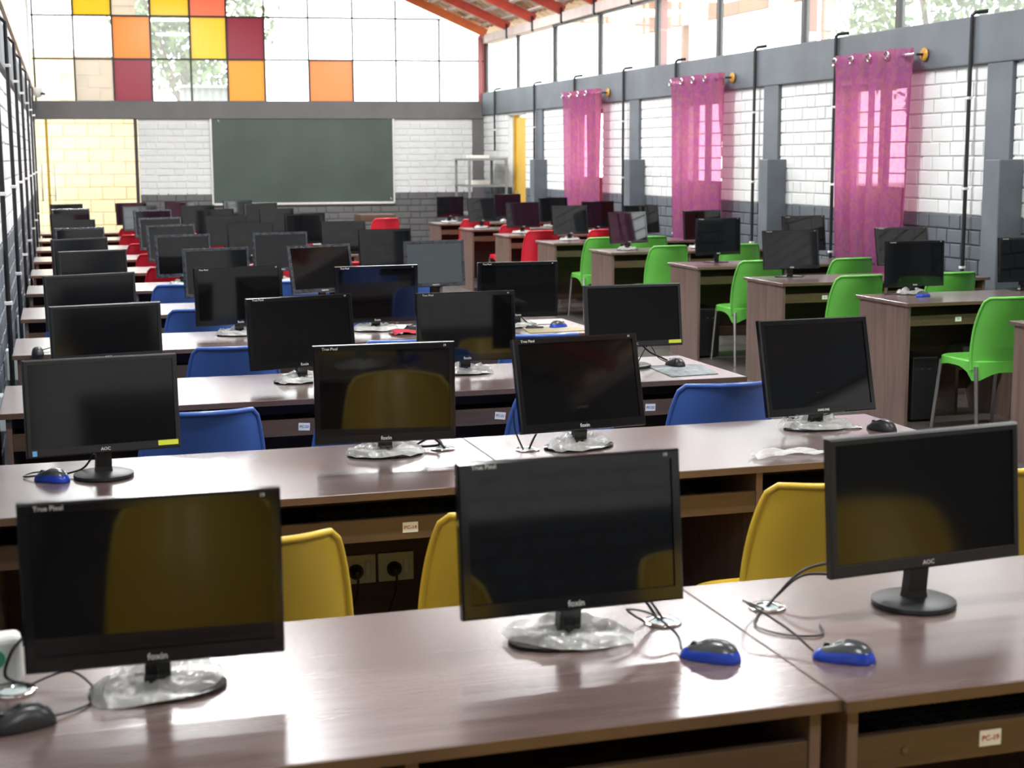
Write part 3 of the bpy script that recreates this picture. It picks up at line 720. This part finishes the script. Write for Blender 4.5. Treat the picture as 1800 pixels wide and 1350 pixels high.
def wrap_mesh(seed, rx, ry):
    rnd = random.Random(seed); n, m_ = 26, 7
    ph = [rnd.uniform(0, 6) for _ in range(6)]
    mb = MB()
    for j in range(m_+1):
        q = j/m_; r = .22 + .84*q
        for k in range(n):
            t = 2*PI*k/n
            cr = .5+.5*math.sin(5*t+ph[0]+4*q) * math.sin(3*t+ph[1]-3*q)
            z = .010 + .030*cr*(1-q)**.5 + rnd.uniform(0, .013)*(1 if 0 < j < m_ else .2)
            if j == m_: z = .008 + rnd.uniform(-.004, .004)
            if math.sin(t) < -.2: z = min(z, .018 + .01*cr)
            mb.v.append((rx*r*math.cos(t)*(1+rnd.uniform(-.05, .05)), ry*r*math.sin(t)*(1+rnd.uniform(-.05, .05)), z))
    for j in range(m_):
        for k in range(n): k2 = (k+1) % n; a = j*n; mb.f.append((a+k, a+k2, a+n+k2, a+n+k))
    return mb.mesh('plastic_wrap', M_wrap)
WRAPS = [wrap_mesh(s, .115, .075) for s in range(5)]
COLN = {'a': 'leftmost', 'b': 'second from left', 'c': 'third from left', 'd': 'rightmost'}
def monitor(key):
    X, Y, yaw, tilt, w, h, z0, roll = MON[key]
    right = key[0] == 'R'
    aoc, sq, film = key in AOC, key in SQ, key in FILM
    if right:
        rr = int(key[1]); rfc = 9 - rr + 1
        look = 'slim black' if key[2] == 'e' else 'black'
        place = 'curtain-side block, %s row back, %s workstation' % (ORD[rfc], ('left' if key[2] == 'e' else 'right'))
        grp = 'monitors of the right-hand block'
    else:
        rr = int(key[:-1]); look = 'matte black widescreen' if aoc else 'squarish black' if sq else 'glossy black widescreen'
        if film: look += ' film-wrapped'
        place = 'middle block, %s row back, %s' % (ORD[rr], COLN[key[-1]])
        if rr == 1: place = ('leftmost', 'second from left', 'rightmost')['abc'.index(key[-1])] + ' in the first row'
        grp = 'monitors of the middle block'
    zd = .748
    t = empty('monitor', (X, Y, zd), yaw, '%s monitor, %s' % (look, place), 'monitor', grp)
    near = (not right and rr <= 5) or (right and rr >= 6)
    mbz = M_film if film else (M_bezm if aoc else M_bez)
    bz, bb = (.013, .024) if aoc else (.017, .026)
    if sq: bz, bb = .017, .024
    dz = z0 + .002
    rot = (-tilt, roll, 0)
    fr = link('bezel', rframe(w, h, bz, bb, .02).mesh('bezel', mbz, smooth=False), t, (0, 0, dz), rot)
    def on(name, me, loc, r=(0, 0, 0)): o = link(name, me, fr, loc, r); return o
    on('screen', MB().box(-w/2+bz, w/2-bz, .004, .008, bb, h-bz).mesh('screen', M_screen_glare if key == '5d' else (M_screenm if aoc else M_screen)), (0, 0, 0))
    on('back_shell', back_shell(w, h, .018).mesh('back_shell', M_bezm), (0, 0, 0))
    if near or rr <= 7:
        bt = ('AOC', .012) if aoc else ('SAMSUNG', .010) if sq else ('foxin', .016)
        on('brand_text', text_mesh(bt[0], bt[1], M_txt, .0002), (0.0, -.0006, bb*.5), (PI/2, 0, 0))
    if not aoc and not sq and (near):
        on('model_text', text_mesh('True Pixel', .011, M_txt, .0001), (-w/2+.048, -.0006, h-bz*.55), (PI/2, 0, 0))
        on('model_text', text_mesh('19', .009, M_txt, .0001), (w/2-.030, -.0006, h-bz*.55), (PI/2, 0, 0))
    if key in ('2a', '3d'):
        s = on('yellow_sticker', MB().box(-.028, .028, -.0012, 0, -.007, .007).mesh('yellow_sticker', M_ylw_st), (w/2-.036, -.0003, bb*.62+.002)); s['label'] = 'yellow rating sticker'
    if key == '2a':
        on('energy_sticker', MB().box(-.006, .006, -.0012, 0, -.007, .007).mesh('energy_sticker', M_blu_st), (-w/2+.02, -.0003, bb*.5))['label'] = 'small blue sticker'
    # stand
    yb = .045
    mst = M_bezm if aoc else M_bez
    nk = MB()
    P = [(-.021, -.012), (.021, -.012), (.021, .012), (-.021, .012)]
    for zz, yo, sc in ((.006, yb, 1.15), (.03, yb, 1), (dz+.03, .034, .95), (dz+.07, .03, .9)):
        for x, y in P: nk.v.append((x*sc, y*sc+yo, zz))
    for a in range(0, 12, 4):
        for k in range(4): k2 = (k+1) % 4; nk.f.append((a+k, a+k2, a+4+k2, a+4+k))
    nk.f += [(0, 3, 2, 1), (12, 13, 14, 15)]
    link('neck', nk.mesh('neck', mst), t)
    if aoc: link('base', MB().lathe([(.0, .0), (.078, .0), (.082, .004), (.081, .011), (.07, .015), (0, .018)], 32, (0, yb, 0)).mesh('base', mst, smooth=True), t)
    else:
        link('base', MB().lathe([(.0, .0), (.098, .0), (.105, .003), (.104, .007), (.085, .010), (.03, .014), (0, .015)], 32, (0, yb, 0), 1.08, .70).mesh('base', mst, smooth=True), t)
        if key not in ('5d', 'R8f', 'R6e', 'R7e'):
            link('plastic_wrap', WRAPS[hash(key) % 5 if False else sum(map(ord, key)) % 5], t, (0, yb, 0), (0, 0, (sum(map(ord, key)) % 3-1)*.5))
    return t
for k in MON: monitor(k)

# ------------------------------------------------------------ chair placement
def corner_x(u): return u
CX = {1: ('yellow', [.22, .86, 1.62, 2.2]), 2: ('yellow', [.39, .97, 1.82, 2.36]), 3: ('blue', [.40, .97, 1.64, 2.26]), 4: ('blue', [.12, .69, 1.45, 2.1]),
      5: ('blue', [.10, .70, 1.45, 2.2]), 6: ('blue', [.10, .735, 1.5, 2.2]), 7: ('red', [.12, .78, 1.5, 2.2]), 8: ('red', [.12, .79, 1.5, 2.2]),
      9: ('red', [.12, .78, 1.5, 2.2]), 10: ('red', [.12, .78, 1.5, 2.2]), 11: ('red', [.25, .84, 1.5, 2.2])}
CN = ['leftmost', 'second from left', 'third from left', 'rightmost']
CYE = {(2, 0): -.13, (2, 1): -.08, (2, 2): -.02, (3, 0): -.06, (3, 2): -.03, (3, 3): -.04}
CYO = {1: -.40, 2: -.26, 3: -.28, 4: -.32}
for r, (c, xs) in CX.items():
    for i, x in enumerate(xs):
        chair(c, x, FRONT[r] + CYO.get(r, -.24) + CYE.get((r, i), random.uniform(-.02, .02)), random.uniform(-.06, .06),
              '%s plastic chair, %s at the %s desk row from the camera' % (c, CN[i], ORD[r]), '%s chairs in the middle block' % c)
RX = [(5.2, 5.9), (5.17, 5.9), (5.14, 5.865), (5.17, 5.95), (5.25, 5.97), (5.18, 5.69), (5.04, 5.78), (5.19, 5.9), (5.2, 5.9)]
for r, yf in enumerate(RF):
    c = 'green' if r < 6 else 'red'
    for i, x in enumerate(RX[r]):
        dy = {0: -.16, 1: -.27, 2: -.12, 3: -.19, 4: -.10, 5: -.19, 6: -.18}.get(r, -.2)
        chair(c, x + (.0 if r else .05), yf + dy, random.uniform(-.05, .05),
              '%s plastic chair, %s seat, %s row from the camera beside the curtains' % (c, ('left', 'right')[i], ORD[r+1]), '%s chairs in the right-hand block' % c)

# ------------------------------------------------------------ mice, pads, cables, grommets
ZD = .748
def mouse(x, y, rz, kind, label, path=None, sc=1.0):
    t = empty('computer_mouse', (x, y, ZD), rz, label, 'mouse', 'mice on the desks')
    def body(zs, rr):
        mb = MB(); prof = []
        for j in range(9):
            a = j/8*PI/2
            prof.append((math.cos(a)**.7, math.sin(a)))
        base = len(mb.v); n = 20
        for (r, z) in prof:
            for k in range(n):
                th = 2*PI*k/n; cx, sy = math.cos(th), math.sin(th)
                yy = sy*.055*r; xx = cx*.031*r*(1 - .15*math.cos(2*th))*(1-.1*sy)
                mb.v.append((xx*rr, yy*rr, z*zs*(1 - .25*(sy > 0)*abs(sy)*1)))
        for j in range(8):
            for k in range(n): k2 = (k+1) % n; mb.f.append((base+j*n+k, base+j*n+k2, base+(j+1)*n+k2, base+(j+1)*n+k))
        mb.f.append(tuple(base+k for k in reversed(range(n)))); return mb
    sd = M_mblue if 'b' in kind else M_blk
    link('body', body(.036, 1).mesh('body', sd, smooth='all'), t)
    tp = body(.0375, 1.0); tp.v = [(v[0]*1.0, v[1]*.98 - .001, v[2]+.0006) for v in tp.v]
    keep = [f for f in tp.f if len(f) == 4 and min(f) >= 60]; tp.f = keep
    link('top_shell', tp.mesh('top_shell', M_mtop if 'b' in kind else M_blk, smooth='all'), t)
    link('scroll_wheel', MB().tube([(-.003, .030, .024), (.003, .030, .024)], .0065, 12).mesh('scroll_wheel', M_blk), t)
    if path:
        inv = Matrix.Translation((x, y, 0)) @ Matrix.Rotation(rz, 4, 'Z'); inv.invert()
        pts = smooth_path([Vector((x, y, ZD+.012)) + Matrix.Rotation(rz, 3, 'Z') @ Vector((0, .053, 0))] + [Vector(p) for p in path])
        link('cable', MB().tube([tuple(inv @ p - Vector((0, 0, ZD))) for p in pts], .0022, 6).mesh('cable', M_cable, smooth='all'), t)
    return t
def smooth_path(P, n=7):
    P = [Vector(p) for p in P]; out = []
    for i in range(len(P)-1):
        p0, p1, p2, p3 = P[max(i-1, 0)], P[i], P[i+1], P[min(i+2, len(P)-1)]
        for k in range(n):
            t = k/n; out.append(.5*((2*p1) + (p2-p0)*t + (2*p0-5*p1+4*p2-p3)*t*t + (3*p1-p0-3*p2+p3)*t**3))
    out.append(P[-1]); return out
def cable(label, pts, r=.003):
    P = smooth_path(pts); o = P[0]
    return tag(link('cable', MB().tube([tuple(p-o) for p in P], r, 6).mesh('cable', M_cable, smooth='all'), None, o), label, 'cable')
def grommet(x, y, label):
    t = empty('cable_grommet', (x, y, ZD), 0, label, 'grommet', 'cable grommets in the desktops')
    link('rim', MB().lathe([(.022, .0), (.036, .0), (.037, .003), (.034, .005), (.024, .004), (.022, .0005)], 24).mesh('rim', M_chrome, smooth=True), t)
    link('hole_cap', MB().lathe([(.0, .0), (.022, .0), (.022, .002), (.0, .002)], 20).mesh('hole_cap', M_box), t)
    return t
mouse(1.055, 2.325, .9, 'b', 'blue and grey computer mouse right of the middle front monitor', [(1.03, 2.42, ZD+.02), (1.0, 2.47, ZD+.045), (.985, 2.55, ZD+.03), (1.02, 2.55, ZD+.004)])
mouse(1.275, 2.25, 1.0, 'b', 'blue and grey computer mouse left of the rightmost front monitor', [(1.22, 2.36, ZD+.03), (1.19, 2.46, ZD+.05), (1.22, 2.53, ZD+.03), (1.27, 2.555, ZD+.004)])
mouse(-.095, 2.35, 1.9, 'k', 'black computer mouse at the left edge of the front desk', [(-.02, 2.39, ZD+.004), (.02, 2.46, ZD+.004), (-.02, 2.54, ZD+.02), (-.09, 2.53, ZD+.004)])
mouse(-.055, 4.22, .9, 'b', 'blue computer mouse left of the round-based monitor in the second row', [(-.10, 4.26, ZD+.01), (-.13, 4.29, ZD+.004), (-.1, 4.33, ZD+.006), (-.02, 4.32, ZD+.004)])
mouse(2.445, 5.79, .3, 'k', 'black computer mouse on the grey pad at the end of the third row', [(2.40, 5.87, ZD+.03), (2.37, 5.9, ZD+.08), (2.33, 5.92, ZD+.004)])
mouse(2.44, 7.32, -1.2, 'b', 'blue computer mouse on the patterned pad in the fourth row', [(2.40, 7.40, ZD+.01), (2.30, 7.42, ZD+.004), (2.26, 7.36, ZD+.01)])
mouse(1.69, 7.40, 1.2, 'k', 'black computer mouse beside the red cloth in the fourth row')
mouse(-.125, 7.05, .1, 'k', 'black computer mouse near the left wall in the fourth row', [(-.08, 7.2, ZD+.01), (-.02, 7.3, ZD+.02)])
mouse(5.12, 8.19, -1.3, 'b', 'bright blue computer mouse on the second desk beside the curtains', [(5.05, 8.26, ZD+.01), (5.0, 8.3, ZD+.01), (4.98, 8.36, ZD+.01)])
mouse(2.49, 4.2, .4, 'k', 'grey computer mouse at the right end of the second row')
grommet(1.055, 2.545, 'chrome cable grommet right of the middle front monitor')
grommet(1.285, 2.57, 'chrome cable grommet left of the rightmost front monitor')
grommet(-.11, 2.52, 'cable grommet at the far left of the front desk')
grommet(1.075, 4.33, 'cable grommet right of the second monitor in the second row')
grommet(1.315, 4.24, 'brown-rimmed cable hole left of the third monitor in the second row')
grommet(2.42, 4.27, 'cable grommet at the right end of the second row')
cable('black monitor cable from the middle front monitor into the chrome grommet', [(.93, 2.53, ZD+.085), (.99, 2.55, ZD+.075), (1.03, 2.56, ZD+.035), (1.05, 2.55, ZD+.003)])
cable('second black cable from the middle front monitor into the chrome grommet', [(.95, 2.54, ZD+.08), (1.01, 2.56, ZD+.07), (1.045, 2.57, ZD+.03), (1.06, 2.555, ZD+.003)])
cable('thick black cable arching from the rightmost front monitor to its grommet', [(1.56, 2.54, ZD+.10), (1.47, 2.56, ZD+.085), (1.37, 2.575, ZD+.07), (1.31, 2.58, ZD+.02), (1.285, 2.57, ZD+.003)])
cable('lower black cable from the rightmost front monitor to its grommet', [(1.58, 2.56, ZD+.06), (1.48, 2.59, ZD+.045), (1.38, 2.60, ZD+.05), (1.32, 2.59, ZD+.02), (1.29, 2.575, ZD+.003)])
cable('thin cable looping on the desktop near the rightmost front monitor', [(1.27, 2.56, ZD+.003), (1.24, 2.52, ZD+.003), (1.21, 2.46, ZD+.003), (1.24, 2.40, ZD+.003), (1.30, 2.38, ZD+.003), (1.33, 2.44, ZD+.003)], .002)
cable('black cables tangled behind the second monitor of the second row', [(.98, 4.36, ZD+.10), (1.03, 4.34, ZD+.05), (1.06, 4.31, ZD+.02), (1.0, 4.36, ZD+.01), (1.06, 4.38, ZD+.03), (1.08, 4.33, ZD+.003)], .004)
cable('left black cable from the third monitor of the second row into the desk hole', [(1.42, 4.27, ZD+.07), (1.36, 4.27, ZD+.05), (1.32, 4.24, ZD+.003)], .0035)
cable('upright black cable at the desk hole of the third monitor', [(1.28, 4.27, ZD+.12), (1.28, 4.25, ZD+.06), (1.30, 4.235, ZD+.003)], .0025)
cable('black cable hanging behind the rightmost monitor of the second row', [(2.2, 4.33, ZD+.08), (2.24, 4.36, ZD+.03), (2.32, 4.37, ZD+.025), (2.40, 4.38, ZD+.03), (2.44, 4.36, ZD+.08)], .003)
cable('black cable with ferrite from the rightmost monitor of the third row', [(2.32, 5.86, ZD+.09), (2.36, 5.86, ZD+.055), (2.41, 5.85, ZD+.03), (2.44, 5.84, ZD+.015)], .004)
cable('black cable on the tabletop left of the first monitor in the second row', [(.06, 4.27, ZD+.06), (.03, 4.28, ZD+.02), (-.01, 4.27, ZD+.01), (-.03, 4.25, ZD+.01)], .003)
cable('tangle of dark cables beside the blue mouse in the fourth row', [(2.27, 7.46, ZD+.06), (2.30, 7.40, ZD+.02), (2.36, 7.45, ZD+.01), (2.28, 7.35, ZD+.01), (2.35, 7.30, ZD+.008), (2.25, 7.28, ZD+.01)], .004)
cable('black cable lying left of the first monitor by the curtains in the second row', [(5.02, 8.44, ZD+.06), (5.0, 8.42, ZD+.01), (4.96, 8.38, ZD+.005), (5.04, 8.36, ZD+.005)], .003)
# pads, cloth, adaptor
def pad(cs, m, label, cat='mouse pad', name='mouse_pad'):
    c = sum((Vector(p) for p in cs), Vector((0, 0)))/len(cs); mb = MB()
    n_ = len(cs); mb.v = [(p[0]-c.x, p[1]-c.y, z) for z in (0, .003) for p in cs]
    mb.f = [tuple(reversed(range(n_))), tuple(range(n_, 2*n_))] + [(i, (i+1) % n_, n_+(i+1) % n_, n_+i) for i in range(n_)]
    return tag(link(name, mb.mesh(name, m), None, (c.x, c.y, ZD)), label, cat)
pad([(2.31, 5.50), (2.52, 5.52), (2.565, 5.80), (2.33, 5.83)], mat('pad_grey', (.10, .11, .11), .6, noise=.6, nscale=30, col2=(.22, .26, .27)), 'grey printed mouse pad at the right end of the third row')
pad([(2.22, 7.12), (2.53, 7.14), (2.56, 7.36), (2.26, 7.38)], mat('pad_tan', (.45, .33, .10), .6, col2=(.28, .30, .28), nscale=40), 'tan and grey patterned mouse pad at the right end of the fourth row')
mb = MB().grid(lambda u, v: (u*.24, v*.16 + .02*math.sin(6*u), .004+.012*abs(math.sin(7*u+3*v))), 10, 8)
tag(link('cloth', mb.mesh('cloth', mat('red_cloth', (.45, .03, .05), .8), smooth='all', solid=.002), None, (1.56, 7.24, ZD)), 'crumpled dark red cloth beside the middle monitor in the fourth row', 'cloth')
bag = MB().grid(lambda u, v: ((u-.5)*.26, (v-.5)*.07+.03*math.sin(4*u), .004+.014*abs(math.sin(9*u+2*v)*math.sin(5*v+u))), 14, 8)
tag(link('plastic_bag', bag.mesh('plastic_bag', M_wrap, smooth=False), None, (2.03, 3.91, ZD)), 'flattened clear plastic bag at the front edge of the second row desk', 'plastic bag')
t = empty('power_adaptor', (-.145, 2.57, ZD), .1, 'white plug adaptor with a green ring at the left edge of the front desk', 'adaptor')
bx('body', M_clip, -.05, .05, -.02, .03, .0, .085, t, .012, seg=3)
link('socket_ring', MB().tube([(.005, -.026, .05), (.005, -.018, .05)], .016, 16).mesh('socket_ring', mat('green_ring', (.05, .30, .19), .4), smooth=True), t)
link('cord', MB().tube(smooth_path([(.05, -.02, .08), (.03, -.03, .06), (.02, -.03, .02), (.06, -.04, .004)]), .003, 6).mesh('cord', M_cable), t)

# ------------------------------------------------------------ keyboards on the trays
def keyboard(x, y, label):
    t = empty('keyboard', (x, y, .628), 0, label, 'keyboard', 'keyboards on the pull-out trays')
    bx('case', M_blk, -.21, .21, 0, .14, 0, .018, t, .004, seg=1)
    mb = MB()
    for r in range(5):
        for c in range(18): mb.box(-.2+c*.0222, -.2+c*.0222+.018, .012+r*.025, .012+r*.025+.02, .018, .024)
    tag(link('keys', mb.mesh('keys', M_mtop), t), kind='stuff')
for r, xs in ((1, (1.5, 2.2)), (2, (.12, .83, 1.53, 2.25)), (3, (.83, 1.53, 2.25))):
    for i, x in enumerate(xs): keyboard(x, FRONT[r]+.09, 'black keyboard on the tray of the %s desk row, %s' % (ORD[r], ('first from left', 'second from left', 'third from left', 'fourth from left')[i]))
# sockets under the second row
for i, x in enumerate((.825, .945)):
    t = empty('socket_plate', (x, FRONT[2]+.685-.062, .37), 0, 'ivory socket plate with a black plug under the second desk row, %s one' % ('left', 'right')[i], 'socket', 'socket plates under the second row')
    bx('plate', M_socket, -.056, .056, -.012, 0, -.045, .045, t, .003)
    bx('switch', M_clip, .022, .040, -.018, -.012, -.025, .025, t, .002, seg=1)
    link('plug', MB().lathe([(.0, .0), (.022, .0), (.024, .012), (.014, .03), (.008, .04), (0, .042)], 14).mesh('plug', M_blk, smooth=True), t, (-.008, -.012, -.004), (PI/2, 0, 0))
    link('plug_cord', MB().tube(smooth_path([(-.008, -.05, -.004), (-.01, -.055, -.06), (-.03, -.03, -.15), (-.03, -.02, -.30)]), .004, 6).mesh('plug_cord', M_cable), t)
# computer towers under the right-hand desks
def tower(x, y, label, s=1.0):
    t = empty('computer_tower', (x, y, .0), 0, label, 'computer', 'computer towers under the right-hand desks')
    bx('case', M_blk, -.085, .085, 0, .38, .012, .40, t, .006)
    bx('front_panel', M_bezm, -.087, .087, -.02, 0, .012, .402, t, .008)
    bx('drive_bay', M_blk, -.07, .07, -.023, -.018, .345, .385, t)
    for q in (-.02, .03): link('button', MB().tube([(q, -.02, .325), (q, -.025, .325)], .006, 8).mesh('button', M_steel), t)
    for q in (-.06, .06): bx('foot', M_blk, q-.012, q+.012, .05, .08, 0, .014, t)
for i, (x, y) in enumerate(((5.02, 8.0), (5.03, 9.6), (5.0, 11.15), (4.97, 13.25))):
    tower(x, y, 'black computer tower under the %s desk row beside the curtains' % ORD[i+2])
t = empty('power_unit', (5.56, 8.22, .0), 0, 'grey and white power box on a low shelf under a desk near the curtains', 'power unit')
bx('shelf', M_dark, -.2, .2, -.05, .2, .28, .295, t); bx('case', M_galv, -.12, .12, 0, .18, .295, .42, t, .006); bx('label_panel', M_clip, .04, .10, -.004, 0, .31, .41, t)
bx('leg', M_dark, -.2, -.18, -.05, .2, 0, .28, t); bx('leg', M_dark, .18, .2, -.05, .2, 0, .28, t)

# ------------------------------------------------------------ far corner furniture
t = empty('steel_rack', (6.06, 22.5, 0), -.05, 'grey slotted-angle steel rack with papers in the far right corner', 'rack')
for x in (0, .58):
    for y in (0, 1.0): bx('upright', M_galv, x-.018, x+.018, y-.018, y+.018, 0, 1.6, t)
for z in (.3, .75, 1.18, 1.585):
    bx('shelf', M_galv, -.02, .6, -.02, 1.02, z-.015, z+.015, t)
for i, (z, w) in enumerate(((1.6, .3), (1.195, .4))):
    pb = tag(bx('paper_bundle', M_wht_st, -.15, .15, -w/2, w/2, 0, .05+.02*i, None, .006, loc=(6.33, 23.0, z)), ('small stack of papers on top of the steel rack', 'messy paper stack on the middle shelf of the steel rack')[i], 'papers')
t = empty('side_table', (4.6, 21.6, 0), 0, 'plain brown wooden table standing against the far wall', 'table')
bx('tabletop', M_dark, -.42, .10, -.0, .5, .70, .80, t, .004); 
for x in (-.40, .06):
    for y in (.02, .46): bx('leg', M_dark, x, x+.04, y, y+.04, 0, .70, t)
chair('red', 4.12, 19.9, .12, 'bright red plastic chair alone in the aisle before the far wall', 'red chairs in the aisle')

# ------------------------------------------------------------ outside
gr = tag(link('ground', MB().box(-40, 60, -40, 90, -.5, -.22).mesh('ground', mat('outside_ground', (.42, .36, .28), .9, noise=.3, nscale=1))), 'pale sandy ground outside', kind='structure')
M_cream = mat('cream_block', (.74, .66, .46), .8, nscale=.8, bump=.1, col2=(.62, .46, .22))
M_tan = mat('tan_block', (.24, .14, .065), .8, noise=.2, nscale=3, bump=.3)  # roof shade on these walls put into a darker base colour
def block_wall(name, x0, x1, y, z1, m, label, bw=.42, bhh=.225):
    t = empty(name, (x0, y, -.2), 0, label, 'wall')
    bx('wall_core', m, 0, x1-x0, .02, .2, 0, z1+.2, t)
    v = [MB().box(0, bw-.008, 0, .03, 0, bhh-.008).mesh('block', m, .006, 1) for _ in range(1)][0]
    r = 0; z = .2
    while z + bhh < z1+.2:
        x = -(bw/2 if r % 2 else 0)
        while x < x1-x0-bw:
            if x >= 0: link('block', v, t, (x, -.008+random.uniform(-.003, .003), z))
            x += bw
        z += bhh; r += 1
    return t
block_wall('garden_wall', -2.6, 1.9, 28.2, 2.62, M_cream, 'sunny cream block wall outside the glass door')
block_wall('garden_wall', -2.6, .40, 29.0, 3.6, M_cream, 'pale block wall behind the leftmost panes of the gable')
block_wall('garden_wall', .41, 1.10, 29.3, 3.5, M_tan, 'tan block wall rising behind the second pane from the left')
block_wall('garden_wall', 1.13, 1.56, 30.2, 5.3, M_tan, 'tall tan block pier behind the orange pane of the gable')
# small shed with corrugated wall
t = empty('shed', (2.65, 33, -.2), 0, 'grey corrugated shed behind the gable glass', 'shed')
mb = MB().grid(lambda u, v: (u*1.6, .02*math.sin(u*70), v*3.3), 120, 1); link('corrugated_sheet', mb.mesh('corrugated_sheet', M_galv, smooth='all'), t)
bx('shed_body', M_brown, 0, 1.6, .05, 1.2, 0, 3.3, t); bx('shed_roof', M_galv, -.1, 1.7, -.15, 1.3, 3.3, 3.36, t)
M_leaf = mat('tree_leaf', (.08, .13, .04), .6, col2=(.16, .20, .08), nscale=3)
M_bark = mat('tree_bark', (.12, .08, .05), .9, bump=.5)
def tree(x, y, h, r, label, n=2600):
    t = empty('tree', (x, y, -.2), 0, label, 'tree', 'trees outside')
    tr = MB().tube([(0, 0, 0), (.05, .02, h*.4), (-.03, 0, h*.7)], .16, 8, r2=.08)
    for k in range(5):
        a = k*1.3; tr.tube([(0, 0, h*.45), (math.cos(a)*r*.5, math.sin(a)*r*.5, h*.75), (math.cos(a)*r*.8, math.sin(a)*r*.8, h*.9)], .05, 6, r2=.02)
    link('trunk', tr.mesh('trunk', M_bark), t)
    mb = MB(); rnd = random.Random(int(x*10)+int(y))
    cl = [(rnd.gauss(0, r*.45), rnd.gauss(0, r*.45), h*.8+rnd.gauss(0, h*.14)) for _ in range(26)]
    for i in range(n):
        c = cl[i % 26]; p = Vector((c[0]+rnd.gauss(0, .32), c[1]+rnd.gauss(0, .32), c[2]+rnd.gauss(0, .28)))
        a = Vector((rnd.gauss(0, 1), rnd.gauss(0, 1), rnd.gauss(0, 1))).normalized()*.13; b = a.cross(Vector((rnd.gauss(0, 1), rnd.gauss(0, 1), 1))).normalized()*.06
        mb.poly([p-a, p-b, p+a, p+b])
    tag(link('foliage', mb.mesh('foliage', M_leaf), t), kind='stuff')
tree(3.0, 37, 6.2, 1.7, 'leafy tree behind the shed, seen through the gable glass')
tree(17, 27, 6.5, 2.4, 'farthest leafy tree beyond the clerestory')
tree(19, 20, 6.2, 2.2, 'middle leafy tree beyond the clerestory')
tree(13.5, 14.5, 5.6, 2.2, 'nearest leafy tree beyond the clerestory')
# veranda roof frame outside the clerestory
M_vb = mat('tan_beam', (.26, .12, .06), .6, noise=.15, nscale=4)
t = empty('veranda', (9.4, 0, 0), 0, 'tan timber veranda frame seen through the clerestory glass', 'veranda')
bx('beam', M_vb, -.06, .06, 10, 24, 3.62, 3.80, t)
for k, y in enumerate((11.5, 14, 16.5, 19, 21.5, 24)):
    link('veranda_rafter', MB().box(-2.3, .4, y-.04, y+.04, 0, .12, Matrix.Rotation(0, 4, 'Y')).mesh('veranda_rafter', M_vb), t, (0, 0, 3.80))
for y in (13, 17.5, 22): bx('veranda_post', M_vb, -.05, .05, y-.05, y+.05, -.2, 3.62, t)
